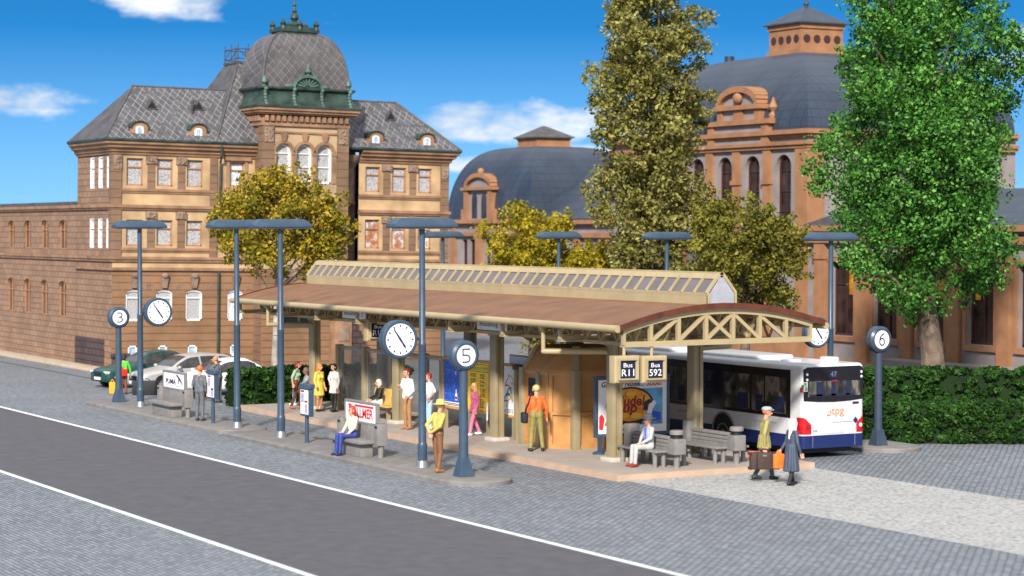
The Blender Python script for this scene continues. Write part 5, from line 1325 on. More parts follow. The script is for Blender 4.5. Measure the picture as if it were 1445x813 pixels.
# roof
m = MB(); rbox(m, 7.95, 2.3, bz1-.02, 8.35, 2.75, bz1+.13, .12, .05); m.build('roof_hatch', 'bus_white', bus, smooth=40)
m = MB(); rbox(m, 7.15, 2.9, bz1-.02, 7.6, 3.4, bz1+.06, .15, .04); m.build('roof_hatch', 'bus_white', bus, smooth=40)
m = MB(); rbox(m, 7.05, 4.2, bz1-.02, 8.35, 7.2, bz1+.10, .2, .08); m.build('air_conditioner', 'bus_white', bus, smooth=40)
m = MB(); rbox(m, 7.05, 8.3, bz1-.02, 8.35, 11.0, bz1+.12, .2, .08); m.build('air_conditioner', 'bus_white', bus, smooth=40)

# ------------------------------------------------------------------ cars
def car(name, label, paint, x, y, ang, s=.87, estate=False):
    e = thing(name, label, 'car', (x, y, 0), ang, 'cars parked by the town house'); e.scale = (s, s, s)
    Lc, w = 4.6, .90
    # x, z bottom, half-width bottom, z belt, half width belt, z top, half width top
    S = [(0.0,.36,.60,.60,.62,.64,.50),(.06,.26,.74,.64,.74,.70,.60),(.3,.22,.84,.70,.84,.78,.68),(.85,.20,.88,.78,.88,.87,.72),(1.35,.20,.89,.86,.89,.95,.74),
         (1.75,.20,.90,.89,.89,1.20,.66),(2.15,.20,.90,.90,.88,1.40,.60),(2.7,.20,.90,.91,.88,1.46,.60),(3.2,.20,.90,.92,.88,1.44 if not estate else 1.46,.59)]
    S += [(3.6,.20,.89,.94,.87,1.27 if not estate else 1.43,.58),(3.98,.21,.88,.95,.85,1.04 if not estate else 1.38,.60),(4.35,.26,.84,.93,.80,.99 if not estate else 1.2,.62),(4.56,.32,.76,.86,.72,.92,.58),(4.6,.40,.66,.80,.62,.84,.5)]
    def sect(q):
        X, zb, wb, zl, wl, zt, wt = q; mid = (zb+zl)/2+.06
        h = [(-wb*.9,zb),(-wb,zb+.10),(-max(wb,wl)*1.0,mid),(-wl,zl),(-(wl*.35+wt*.65),zl+(zt-zl)*.62),(-wt,zt-.02*(zt-zl)),(-wt*.55,zt+.025)]
        return [(X,a,b) for a, b in h] + [(X,-a,b) for a, b in reversed(h)]
    m = MB(); m.loft([sect(q) for q in S]); body = m.build('body', paint, e, smooth=50)
    def itp(X):
        for p, q in zip(S[:-1], S[1:]):
            if p[0] <= X <= q[0]: t = (X-p[0])/(q[0]-p[0]); return tuple(a+(b-a)*t for a, b in zip(p, q))
    for sgn in (-1, 1):
        m = MB()
        for a, b in (((1.55,2.6),(2.68,3.55)) if not estate else ((1.55,2.6),(2.68,3.45),(3.55,4.1)))[:] if True else ():
            n = 6; lo = []; hi = []
            for i in range(n+1):
                q = itp(a+(b-a)*i/n); zl, wl, zt, wt = q[3], q[4], q[5], q[6]
                zt2 = zl+(zt-zl)*.86; wl2 = wl*.92+.03; wm = wl*.35+wt*.65
                lo.append((q[0], sgn*(wl-.02+.012), zl+.05)); hi.append((q[0], sgn*(wt+(wm-wt)*.35+.022), zt2))
            k = next((i for i in range(n+1) if hi[i][2] > lo[i][2]+.03), 0)
            for i in range(k, n): m.quad(lo[i], lo[i+1], hi[i+1], hi[i])
        m.build('side_window', 'car_glass', e, smooth=None, recalc=False)
    def top(a, b, i0=.86):
        m = MB(); n = 4; rows = []
        for i in range(n+1):
            q = itp(a+(b-a)*i/n); rows.append([(q[0]+(-.012 if a < 2.5 else .012), yy*q[6]*i0, q[5]+.016+.02*(1-abs(yy))) for yy in (-1,-.5,0,.5,1)])
        for r0, r1 in zip(rows[:-1], rows[1:]):
            for i in range(4): m.quad(r0[i], r0[i+1], r1[i+1], r1[i])
        return m
    top(1.42, 2.1).build('windscreen', 'car_glass', e, smooth=40, recalc=False)
    top(3.28, 3.92).build('rear_window', 'car_glass', e, smooth=40, recalc=False) if not estate else None
    for xx in (.86, 3.72):
        for sgn in (-1, 1):
            m = MB(); m.tube((xx,sgn*.60,.34), (xx,sgn*.905,.34), .37, .37, 24); a = m.build('wheel_arch', 'dark_gap', e, smooth=40)
            m = MB(); m.tube((xx,sgn*.70,.31), (xx,sgn*.925,.31), .31, .30, 24); t = m.build('wheel', 'tyre', e, smooth=40)
            m = MB(); m.tube((xx,sgn*.90,.31), (xx,sgn*.935,.31), .21, .19, 20)
            m.build('rim', 'rim', t, smooth=40)
    for sgn in (-1, 1):
        m = MB(); m.prism([(sgn*.42,.58),(sgn*.72,.60),(sgn*.76,.70),(sgn*.46,.70)], 'x', -.0+.02, .3); m.build('headlight', 'lens', e, bevel=.02)
        m = MB(); m.prism([(sgn*.50,.72),(sgn*.74,.72),(sgn*.76,.86),(sgn*.52,.88)], 'x', 4.42, 4.61); m.build('tail_light', 'taillight', e, bevel=.02)
        m = MB(); m.ball((1.55, sgn*1.0, .98), (.08,.11,.07)); m.build('mirror', paint, e)
        m = MB(); m.box(-.0+.02, sgn*.5-.12, .36, .12, sgn*.5+.12, .46); m.build('fog_light', 'dark_gap', e, smooth=None)
    m = MB(); m.box(-.03, -.30, .47, .1, .30, .66); m.build('grille', 'dark_gap', e, bevel=.02)
    m = MB(); m.box(-.035, -.26, .34, .1, .26, .45); m.build('licence_plate', 'white_face', e, smooth=None)
    m = MB()
    for xx in (1.5, 2.64, 3.5): m.box(xx-.006, -.905, .3, xx+.006, -.893, .88)
    m.build('door_seam', 'dark_gap', e, smooth=None)
    return e
car('saloon_car', 'white saloon car parked beside the hedge and behind the PUMA bench', 'car_white', .12, 29.55, R(8))
car('estate_car', 'silver estate car parked between the white and the green car', 'car_silver', -.35, 32.15, R(8), .9, True)
car('saloon_car', 'dark green car parked along the town house wall', 'car_green', -.75, 34.9, R(8), .9)

# ------------------------------------------------------------------ hedges
def hedge(label, p0, p1, w, h, n, seed, size=.10, per=40):
    e = thing('hedge', label, 'hedge', (0,0,0), 0, 'clipped green hedges'); rg = np.random.default_rng(seed)
    p0, p1 = np.array(p0, float), np.array(p1, float); d = (p1-p0)/np.linalg.norm(p1-p0); q = np.array([-d[1], d[0]])
    t = rg.random(n); u = rg.uniform(-.5,.5,n); z = rg.random(n)
    side = rg.random(n); u = np.where(side < .35, -.5, np.where(side < .5, .5, u)); z = np.where((side >= .5) & (side < .85), 1.0, z)
    C = np.zeros((n,3)); C[:,:2] = p0 + np.outer(t, p1-p0) + np.outer(u*w, q); C[:,2] = .08+z*(h-.12) + rg.normal(size=n)*.03
    leaves('foliage', C, np.repeat([[.13,.13,.12]], n, 0), per, size, ['leaf_hedge_%d' % i for i in range(4)], e, seed)
    m = MB(); m.bar((p0[0],p0[1],h*.46), (p1[0],p1[1],h*.46), w*.86, h*.90); m.build('hedge_core', 'leaf_hedge_3', e, smooth=None)
    return e
hedge('low clipped hedge along the far platform end behind the waiting women', (.3,24.25), (6.6,24.25), 1.1, 1.2, 700, 21, .07, 60)
hedge('front clipped hedge on the road corner behind the number 6 sign', (9.9,5.6), (20.2,-1.1), 1.3, 1.05, 1250, 22, .07, 70)
hedge('rear clipped hedge in front of the museum steps', (12.2,13.0), (28,2.5), 1.4, 1.5, 1250, 23, .11)

# ------------------------------------------------------------------ trees
def limbs(m, base, top, r, tips, rg, mi=0):
    """tapered leaning trunk with limbs that run into the crown"""
    base, top = Vector(base), Vector(top); n = 7; pts = []
    for i in range(n+1):
        t = i/n; p = base.lerp(top, t) + Vector((rg.uniform(-1,1), rg.uniform(-1,1), 0))*r*.55*(0 if i in (0,) else 1); pts.append(p)
    for i in range(n): m.tube(pts[i], pts[i+1], r*(1.25 if i == 0 else 1-.75*i/n), r*(1-.75*(i+1)/n), 10, mi)
    for tip in tips:
        tip = Vector(tip); t = min(max((tip.z-base.z)/(top.z-base.z)-.22, .25), .92); k = int(t*n); a = pts[k].lerp(pts[min(k+1,n)], t*n-k)
        mid = a.lerp(tip, .5)+Vector((rg.uniform(-.2,.2), rg.uniform(-.2,.2), -.1)); rr = r*(1-.75*t)*.5
        m.tube(a, mid, rr, rr*.6, 6, mi); m.tube(mid, tip, rr*.6, rr*.2, 5, mi)
def tree(name, label, x, y, cz, rx, rz, kind, n, per, size, seed, trunk=(0,0), r=.2, shape='ball', clump=.5, bark='bark', lean=(0,0), bias=.5, crown_shift=(0,0), elong=1.7):
    e = thing(name, label, 'tree', (x, y, 0), 0); rg = random.Random(seed); ng = np.random.default_rng(seed); C = []
    lob = [(ng.uniform(-1,1), ng.uniform(0,2*PI), ng.uniform(.55,1.05)) for _ in range(14)]
    while len(C) < n:
        v = ng.uniform(-1,1,3)
        if shape == 'ball':
            d = np.linalg.norm(v)
            if d > 1 or d < ng.random()**1.5*.75: continue
            a = math.atan2(v[1], v[0]); lim = 1.0
            for lz, la, ls in lob:
                if abs(v[2]-lz) < .35 and abs((a-la+PI) % (2*PI)-PI) < .5: lim = ls; break
            if d > lim: continue
            if v[2] < -.55 and ng.random() < .5: continue
        else:
            h = (v[2]+1)/2; rad = {'barrel': max(0, 1-abs(2*h-1)**3.2)**.5, 'column': (.62+.42*math.sin(min(h*1.25,1)*PI*.62))*(1.0 if h > .1 else .8) if h < .86 else .95*math.sqrt(max(0,(1-h)/.14))}[shape]
            a = math.atan2(v[1], v[0]); rad *= .84+.16*math.sin(3*a+9*h+seed)+.10*math.sin(23*h+2*a)
            d = math.hypot(v[0], v[1])
            if d > rad or d < rad*ng.random()**1.3*.6: continue
        C.append((crown_shift[0]+v[0]*rx, crown_shift[1]+v[1]*rx, cz+v[2]*rz))
    C = np.array(C); rr = clump*(.6+.8*ng.random((n,1)))*np.array([[1,1,.8]])
    o = np.array([crown_shift[0], crown_shift[1], cz]); far = np.linalg.norm((C-o)/np.array([rx,rx,rz]), axis=1); pick = np.argsort(-far)[:int(n*.28)]
    if shape == 'column': dv = (C[pick]-o)*np.array([1,1,.15])
    else: dv = C[pick]-o
    S = C[pick] + dv/np.linalg.norm(dv, axis=1)[:,None]*ng.uniform(.15,.55,(len(pick),1))
    leaves('foliage', S, np.full((len(S),3), .2), 22, size*1.0, ['leaf_%s_%d' % (kind, i) for i in range(4)], e, seed+5, elong=elong)
    leaves('crown', C, rr, per, size, ['leaf_%s_%d' % (kind, i) for i in range(4)], e, seed, elong=elong)
    m = MB(); tips = [tuple(C[i]) for i in ng.choice(n, min(26, n), replace=False)]
    limbs(m, (trunk[0],trunk[1],0), (crown_shift[0]*.7+lean[0], crown_shift[1]*.7+lean[1], cz+rz*.5), r, tips, rg); m.build('trunk', bark, e)
    return e
tree('autumn_tree', 'golden olive leaved tree in front of the town house tower', 5.0, 31.0, 5.95, 2.45, 1.95, 'autumn', 190, 110, .095, 31, trunk=(-.3,0), r=.17, clump=.5, bark='bark_pale', crown_shift=(.05,0), elong=1.5)
tree('yellow_tree', 'round yellow green tree in front of the far pavilion', 16.9, 33.0, 3.95, 2.55, 3.1, 'yellow', 240, 100, .10, 32, r=.2, clump=.5)
tree('yellow_tree', 'smaller yellow green bush tree between the round yellow tree and the poplar', 18.8, 31.0, 3.6, 1.3, 1.5, 'yellow', 80, 60, .14, 36, r=.13, clump=.45)
tree('poplar_tree', 'tall olive poplar rising above the canopy between the two domes', 19.4, 28.2, 8.6, 2.35, 7.6, 'poplar', 520, 110, .10, 33, r=.3, shape='column', clump=.52)
tree('olive_tree', 'bushy olive green tree between poplar and bright green tree', 20.2, 23.2, 4.65, 2.35, 2.45, 'olive', 200, 110, .095, 34, r=.22, clump=.5)
tree('leafy_tree', 'big bright green tree with a thick trunk before the museum wing', 20.98, 13.36, 9.1, 3.3, 6.0, 'bright', 840, 105, .09, 35, r=.42, clump=.58, shape='barrel', bark='bark', crown_shift=(-.4,.22), elong=1.5)

# ------------------------------------------------------------------ people
PCOL = {}
def paint(col, rough=.55):
    k = 'paint_%02d' % len(PCOL)
    for kk, vv in PCOL.items():
        if vv == (col, rough): return kk
    mat(k, col, rough, .09, 9, .12, 30); PCOL[k] = (col, rough); return k
SKIN = (.62,.30,.19)
def person(label, pos, ang, h, top, legs, shoes, hair, J=None, sit=None, skirt=None, sleeve='long', hairstyle='short', hat=None, lean=0.0, group=None, skin=SKIN, female=False, vest=None, scarf=None):
    """one remeshed body; J overrides joints (local frame: +x ahead, +y to the body's left)"""
    s = h/1.75
    base = dict(pel=(0,0,.95), waist=(0,0,1.08), chest=(.0,0,1.30), neck=(.0,0,1.47), head=(.035,0,1.625))
    for sd, g_ in (('L',1),('R',-1)):
        base.update({'sh'+sd:(0,.175*g_,1.405), 'el'+sd:(-.02,.235*g_,1.13), 'ha'+sd:(.06,.235*g_,.87), 'hip'+sd:(0,.085*g_,.93), 'kn'+sd:(.02,.095*g_,.50), 'an'+sd:(-.01,.10*g_,.085)})
    up = ('waist','chest','neck','head','shL','shR','elL','elR','haL','haR')
    if sit is not None:
        dz = sit/s+.10-.95
        for k in base:
            if k[:2] in ('kn','an'): continue
            base[k] = (base[k][0], base[k][1], base[k][2]+dz)
        for sd, g_ in (('L',1),('R',-1)):
            base['kn'+sd] = (.43,.10*g_,sit/s+.09); base['an'+sd] = (.46,.10*g_,.085); base['ha'+sd] = (.32,.15*g_,sit/s+.22); base['el'+sd] = (.08,.24*g_,sit/s+.32)
    if lean:
        pz = base['pel'][2]; c, sn = math.cos(lean), math.sin(lean)
        for k in up:
            X, Y, Z = base[k]; base[k] = (X*c+(Z-pz)*sn, Y, pz+(Z-pz)*c-X*sn)
    if J:
        for k, v in J.items(): base[k] = v
    V = {k: Vector(v) for k, v in base.items()}
    prim = []      # (a, b, ra, rb, material slot)
    SK, TO, LE, SH, EX, EY, LI = range(7)
    def rc(a, b, ra, rb, mi): prim.append((Vector(a), Vector(b), ra, rb, mi))
    sw = .92 if female else 1.0
    lr = V['shL']-V['shR']; lr.normalize()
    fw = Vector((1,0,0))
    for g_ in (1,-1):
        rc(V['chest']+lr*.085*g_*sw, V['waist']+lr*.065*g_, .108*sw, .098*sw, TO); rc(V['waist']+lr*.065*g_, V['pel']+lr*.075*g_, .10*sw, .112, TO if skirt or vest else LE)
        rc(V['neck']+lr*.05*g_+Vector((0,0,-.07)), V['sh'+('L' if g_ > 0 else 'R')]+Vector((0,0,-.01)), .07, .068*sw, TO)
        if female: rc(V['chest']+lr*.075*g_+fw*.075+Vector((0,0,-.03)), V['chest']+lr*.075*g_+fw*.08+Vector((0,0,-.05)), .058, .058, TO)
    rc(V['waist'], V['pel'], .10, .105, TO if vest or skirt else LE)
    if not skirt: rc(V['waist']+Vector((0,0,.02)), V['waist']-Vector((0,0,.01)), .112, .113, TO)
    rc(V['neck']-Vector((0,0,.04)), V['head']-Vector((.02,0,.05)), .055, .05, SK)
    H = V['head']
    rc(H+Vector((-.015,0,.03)), H+Vector((-.01,0,.045)), .092, .088, SK); rc(H+Vector((.03,0,-.055)), H+Vector((.02,0,.02)), .058, .075, SK)
    rc(H+Vector((.05,0,-.085)), H+Vector((.06,0,-.08)), .032, .03, SK)
    rc(H+Vector((.088,0,.0)), H+Vector((.112,0,-.028)), .014, .019, SK)
    for g_ in (1,-1):
        rc(H+Vector((-.005,.088*g_,.0)), H+Vector((-.01,.092*g_,-.03)), .02, .014, SK)
        rc(H+Vector((.078,.034*g_,.008)), H+Vector((.08,.034*g_,.008)), .014, .014, EY); rc(H+Vector((.08,.02*g_,.034)), H+Vector((.075,.05*g_,.034)), .011, .009, EX)
    rc(H+Vector((.083,-.022,-.058)), H+Vector((.083,.022,-.058)), .0105, .0105, LI)
    for sd, g_ in (('L',1),('R',-1)):
        sh, el, ha = V['sh'+sd], V['el'+sd], V['ha'+sd]
        rc(sh, el, .062*sw, .050*sw, TO); rc(el, ha, .048*sw, .036, SK if sleeve == 'short' else TO)
        if sleeve == 'short': rc(sh, sh.lerp(el,.8), .066*sw, .062*sw, TO)
        d = (ha-el).normalized(); sdv = Vector((0,0,1)).cross(d); sdv = sdv.normalized() if sdv.length > .05 else Vector((1,0,0)); sdv = fw if abs(d.z) > .6 else sdv
        sdv = (sdv - d*sdv.dot(d)).normalized(); pn = d.cross(sdv).normalized()*(-g_)
        pa = ha+d*.075
        rc(ha+d*.005+sdv*.012, pa+sdv*.022, .027, .024, SK); rc(ha+d*.005-sdv*.012, pa-sdv*.022, .027, .024, SK)
        for i, (o, ln) in enumerate(((.036,.068),(.012,.08),(-.013,.074),(-.036,.056))):
            k0 = pa+sdv*o*.95; k1 = k0+d*ln*.55+pn*.012+sdv*o*.2; k2 = k1+d*ln*.38+pn*.028+sdv*o*.1
            rc(k0, k1, .0115, .0105, SK); rc(k1, k2, .0105, .0095, SK)
        t0 = ha+d*.02+sdv*.03; t1 = t0+sdv*.034+d*.03+pn*.012; rc(t0, t1, .0135, .012, SK); rc(t1, t1+d*.032+pn*.008, .0115, .0105, SK)
        hp, kn, an = V['hip'+sd], V['kn'+sd], V['an'+sd]
        bare = skirt is not None and skirt.get('bare')
        LG = LE
        rc(hp, kn, .092, .066, LG); rc(kn, an+Vector((0,0,.03)), .064 if not bare else .056, .052 if not bare else .038, LG)
        fd = Vector((1, .18*g_, 0)) if sit is None or True else fw
        if J and 'toe'+sd in J: fd = Vector(J['toe'+sd])-an; fd.z = 0
        fd.normalize()
        rc(an+Vector((0,0,-.035))-fd*.04, an+fd*.13+Vector((0,0,-.045)), .048, .038, SH); rc(an+Vector((0,0,-.02)), an+fd*.05+Vector((0,0,-.03)), .05, .045, SH)
    if skirt:
        zt, zb, rt, rb = skirt['z0'], skirt['z1'], skirt.get('r0',.10), skirt.get('r1',.16); mi_ = skirt.get('mi', TO)
        for i in range(12):
            a = 2*PI*i/12; pt = Vector((V['pel'].x*.0+rt*.75*math.cos(a), rt*math.sin(a), zt)); pb = Vector((rb*.85*math.cos(a)+skirt.get('dx',0), rb*math.sin(a), zb)); rc(pt, pb, .05, .045, mi_)
        rc((0,0,zt), (0,0,zb+.05), .11, .13, mi_)
    if scarf:
        rc(H+Vector((-.03,0,.045)), H+Vector((-.05,0,-.06)), .112, .105, EX); rc(H+Vector((-.05,0,-.08)), V['neck']+Vector((-.09,0,-.22)), .09, .035, EX)
        for g_ in (1,-1): rc(H+Vector((.03,.075*g_,.03)), V['neck']+Vector((.03,.05*g_,-.03)), .03, .045, EX)
    if vest: rc(V['chest']+fw*.085+Vector((0,0,.08)), V['waist']+fw*.085-Vector((0,0,.05)), .045, .042, EX)
    mb = MB()
    for a, b, ra, rb, mi in prim:
        if (b-a).length > 1e-4: mb.tube(a, b, ra, rb, 12)
        mb.ball(a, ra, n=12, k=8); mb.ball(b, rb, n=12, k=8)
    me = bpy.data.meshes.new('person'); me.from_pydata(mb.v, [], mb.f)
    tmp = bpy.data.objects.new('person', me); COL.objects.link(tmp)
    bm = bmesh.new(); bm.from_mesh(me); bmesh.ops.recalc_face_normals(bm, faces=bm.faces); bm.to_mesh(me); bm.free()
    rm = tmp.modifiers.new('r', 'REMESH'); rm.mode = 'VOXEL'; rm.voxel_size = .0095; rm.adaptivity = 0
    sm = tmp.modifiers.new('s', 'SMOOTH'); sm.factor = .5; sm.iterations = 3
    me2 = bpy.data.meshes.new_from_object(tmp.evaluated_get(bpy.context.evaluated_depsgraph_get())); bpy.data.objects.remove(tmp); bpy.data.meshes.remove(me)
    nf = len(me2.polygons); ce = np.zeros(nf*3); me2.polygons.foreach_get('center', ce); ce = ce.reshape(-1,3)
    best = np.full(nf, 9.); lab = np.zeros(nf, np.int32)
    for a, b, ra, rb, mi in prim:
        A = np.array(a); D = np.array(b)-A; l2 = max(D@D, 1e-9); t = np.clip((ce-A)@D/l2, 0, 1); d = np.linalg.norm(ce-A-t[:,None]*D, axis=1)-(ra+t*(rb-ra))
        d = d - (.006 if mi in (EY, LI) else 0)
        q = d < best; best[q] = d[q]; lab[q] = mi
    cols = [paint(skin), paint(top), paint(legs), paint(shoes, .4), paint(vest or scarf or hair), paint((.03,.02,.02), .3), paint((.45,.11,.09))]
    me2.materials.clear()
    for c in cols: me2.materials.append(M[c])
    me2.polygons.foreach_set('material_index', lab); me2.polygons.foreach_set('use_smooth', [True]*nf); me2.name = 'person'
    o = bpy.data.objects.new('person', me2); COL.objects.link(o); tag(o, label, 'person', group)
    o.location = pos; o.rotation_euler = (0,0,ang); o.scale = (s,s,s)
    hc = paint(hair, .6); M_h = hc
    if hair and not scarf and hairstyle != 'bald':
        m = MB(); h0 = H+Vector((-.022,0,.038)); st = len(m.v); m.ball(h0, (.104,.10,.098), n=18, k=12)
        m.v = [ (v if not (v[0] > H.x+.045 and v[2] < H.z+.055) else (H.x+.045-.3*(v[0]-H.x-.045), v[1]*.9, v[2])) for v in m.v]
        m.v = [ (v if v[2] > H.z-.045 or hairstyle != 'short' else (v[0]*1.0-.0, v[1]*.82, H.z-.045)) for v in m.v]
        if hairstyle == 'bob': m.ball(H+Vector((-.045,0,-.03)), (.085,.105,.11), n=16, k=10)
        if hairstyle == 'long': m.ball(H+Vector((-.05,0,-.05)), (.08,.10,.13), n=16, k=10); m.ball(H+Vector((-.08,0,-.15)), (.055,.09,.12), n=16, k=10)
        m.build('hair', hc, o)
    if hat:
        hk, hcol = hat; hm = paint(hcol, .6); m = MB(); c = (H.x-.012, H.y, H.z)
        if hk == 'brim': m.lathe([(.09,.045),(.20,.05),(.205,.06),(.118,.072),(.112,.12),(.095,.165),(.04,.18)], c, 24)
        if hk == 'cap': m.lathe([(.10,.045),(.125,.065),(.128,.10),(.09,.135),(.03,.145)], c, 22); m.ball((c[0]+.105,c[1],c[2]+.06), (.075,.085,.016))
        if hk == 'beret': m.lathe([(.10,.05),(.125,.08),(.115,.12),(.05,.145)], c, 20)
        m.build('hat', hm, o)
    return o
def bag(name, label, cat, pos, dims, col, ang=0.0, handle=True, group=None, rough=.5, round_=.03, mid=None):
    e = thing(name, label, cat, pos, ang, group); a, b, c = dims; pc = paint(col, rough)
    m = MB(); m.box(-a/2,-b/2,0,a/2,b/2,c); bd = m.build('body', pc, e, bevel=round_, seg=3)
    if handle:
        m = MB(); pts = [(a*.22*math.cos(PI*i/8), 0, c-.01+.09*math.sin(PI*i/8)) for i in range(9)]; m.path(pts, .014, 8); m.build('handle', pc, e)
    if mid == 'case':
        m = MB()
        for x in (-a*.28, a*.28): m.box(x-.02,-b/2-.006,-.003,x+.02,b/2+.006,c+.004)
        for sx in (-1,1):
            for z in (0.03, c-.03): m.box(sx*a/2-.03,-b/2-.004,z-.03,sx*a/2+.03,b/2+.004,z+.03)
        m.build('strap', 'pan', e, bevel=.006); m = MB(); m.box(-.05,-b/2-.012,c-.09,.05,-b/2,c-.05); m.build('lock', 'rim', e)
    return e
AR, AF, AL, AB = R(-29.5), R(60.5), R(150.5), R(240.5)      # facing right, away, left, towards the road side
g_w = None
person('person in a lime green jacket with a red shoulder bag by the dark green car', (-1.0,31.3,0), AF+R(35), 1.42, (.12,.62,.05), (.2,.06,.04), (.02,.02,.02), (.02,.02,.02), J={'haR':(.05,-.34,.80),'elR':(0,-.3,1.1),'haL':(.02,.33,.85)}, hairstyle='bob', skirt=None)
bag('handbag', 'red bag on the back of the person in lime green', 'bag', (-1.11,31.17,.66), (.12,.38,.26), (.7,.03,.02), AF+R(35))
bag('holdall', 'big black holdall standing on the cobbles beside the person in lime green', 'bag', (-.42,30.75,.006), (.85,.3,.50), (.012,.012,.014), AR)
bag('shopping_bag', 'yellow orange carrier bag standing on the cobbles beside the person in lime green', 'bag', (-1.27,31.75,.006), (.22,.14,.42), (.85,.33,.01), AR)
GS = (.115,.12,.135)
person('orange haired person in a grey suit standing beside the PUMA bench', (-3.05,18.7,.12), AF-R(25), 1.66, GS, GS, (.06,.06,.065), (.62,.13,.02), J={'haL':(.14,.16,.98),'elL':(-.02,.24,1.15)}, vest=GS)
person('grey suited person standing between the timetable stand and the white car', (.62,26.3,0), AF+R(70), 1.58, GS, GS, (.03,.03,.035), (.6,.22,.08), J={'haL':(.38,.22,1.22),'elL':(.18,.3,1.28),'haR':(.12,-.2,1.0)}, lean=.2, vest=GS)
person('woman with a pale green blouse and brown trousers by the hedge', (1.09,20.9,.15), AR-R(15), 1.52, (.36,.50,.36), (.14,.045,.025), (.42,.15,.06), (.22,.03,.02), J={'elR':(-.06,-.28,1.16),'haR':(.0,-.34,.93),'knL':(.14,.08,.52),'anL':(.10,.10,.085),'anR':(-.16,-.08,.10),'knR':(-.02,-.09,.5)}, sleeve='short', hairstyle='bob', female=True, lean=.05)
person('seated person in pale jeans and white shoes behind the woman in green', (1.95,22.0,.15), AL+R(15), 1.6, (.5,.58,.62), (.25,.42,.66), (.78,.78,.78), (.42,.33,.25), sit=.42)
e = thing('stone_seat', 'low grey block seat at the far platform end by the hedge', 'seat', (2.05,22.05,.15), AL+R(15)); m = MB(); m.box(-.25,-.3,.06,.22,.3,.40); m.build('seat', 'grey_plastic', e, bevel=.03); m = MB(); m.box(-.18,-.24,0,.15,.24,.06); m.build('plinth', 'grey_plastic', e)
person('woman in a yellow coat with orange hair facing the woman in white', (1.30,19.6,.15), AR-R(35), 1.52, (.72,.50,.08), (.45,.2,.1), (.012,.012,.012), (.68,.18,.03), skirt=dict(z0=1.0,z1=.62,r0=.12,r1=.16,bare=True), hairstyle='long', female=True, J={'haR':(.10,-.30,.98)})
person('woman in a short white coat with black hair and black trousers', (1.66,19.25,.15), AL+R(45), 1.52, (.74,.73,.70), (.014,.014,.014), (.012,.012,.012), (.012,.012,.015), skirt=dict(z0=1.0,z1=.72,r0=.12,r1=.165), hairstyle='bob', female=True, J={'elR':(-.06,-.38,1.2),'haR':(.02,-.2,1.04),'anL':(.08,.12,.085),'anR':(-.1,-.14,.085)})
person('white haired person in a black top sitting on the yellow seats', (1.72,16.15,.15), R(180)-R(12), 1.55, (.014,.014,.016), (.70,.69,.66), (.1,.05,.03), (.72,.66,.52), sit=.42, hairstyle='bob')
person('tall person in a white shirt and brown trousers with reddish hair', (.98,12.8,.15), AL+R(40), 1.75, (.78,.77,.75), (.34,.17,.08), (.36,.15,.06), (.16,.02,.015), J={'haR':(.22,-.10,1.22),'elR':(.06,-.25,1.14),'haL':(.14,.20,.98)}, vest=(.70,.50,.40))
person('red haired person in a white shirt and pale blue jeans behind the lamp post', (1.55,12.55,.15), AL+R(20), 1.62, (.76,.77,.8), (.35,.52,.68), (.7,.7,.7), (.3,.03,.03), J={'elL':(-.06,.36,1.2),'haL':(.05,.26,1.02),'haR':(.16,-.22,1.05)}, sleeve='short')
person('person in a yellow sweater and yellow hat with hands clasped behind the back', (-3.24,2.86,.12), AR+R(38), 1.70, (.56,.41,.10), (.20,.09,.042), (.30,.12,.04), (.5,.4,.2), J={'elL':(-.13,.27,1.15),'haL':(-.20,.05,.98),'elR':(-.13,-.27,1.15),'haR':(-.20,-.04,1.0),'anL':(.06,.09,.085),'anR':(-.04,-.09,.085)}, hat=('brim',(.60,.45,.13)), lean=.10)
person('blond woman in a bright pink suit walking past the yellow timetable', (1.74,10.16,.15), AL+R(25), 1.48, (.80,.18,.33), (.82,.22,.37), (.78,.76,.74), (.70,.45,.12), J={'anL':(.2,.08,.085),'knL':(.14,.09,.5),'anR':(-.2,-.08,.11),'knR':(-.04,-.09,.5)}, hairstyle='long', female=True, vest=(.80,.18,.33))
bag('carrier_bag', 'clear plastic carrier bag held by the woman in pink', 'bag', (2.02,9.95,.58), (.05,.25,.42), (.7,.7,.72), AL)
person('blond person in an orange sweater and olive trousers facing the kiosk', (1.10,5.66,.15), AF+R(12), 1.72, (.72,.13,.025), (.25,.22,.07), (.015,.015,.015), (.60,.44,.19), J={'anL':(0,.15,.085),'anR':(0,-.17,.085),'knL':(.03,.12,.5),'knR':(.03,-.13,.5),'haR':(.03,-.29,.88),'elR':(-.03,-.27,1.13)})
e = thing('shoulder_bag', 'black shoulder bag hanging at the side of the person in orange', 'bag', (1.10,5.66,.15), AF+R(12)); bc = paint((.015,.015,.018), .5)
m = MB(); m.box(-.16,.24,.74,.12,.40,1.02); m.build('body', bc, e, bevel=.05, seg=3); m = MB(); m.path([(-.02,.30,1.0),(-.10,.24,1.25),(-.05,.15,1.50),(.06,.13,1.47),(.09,.24,1.2),(.0,.30,1.0)], .018, 8); m.build('strap', bc, e)
person('person in a pale grey suit, blue shirt and grey hat sitting on the bench', (1.72,1.30,.15), R(180)-R(4), 1.62, (.42,.425,.43), (.42,.425,.43), (.25,.03,.025), (.3,.25,.2), sit=.40, hat=('brim',(.30,.31,.32)), vest=(.06,.10,.62), J={'haL':(.24,.12,.64),'haR':(.16,-.2,.60)}, hairstyle='short')
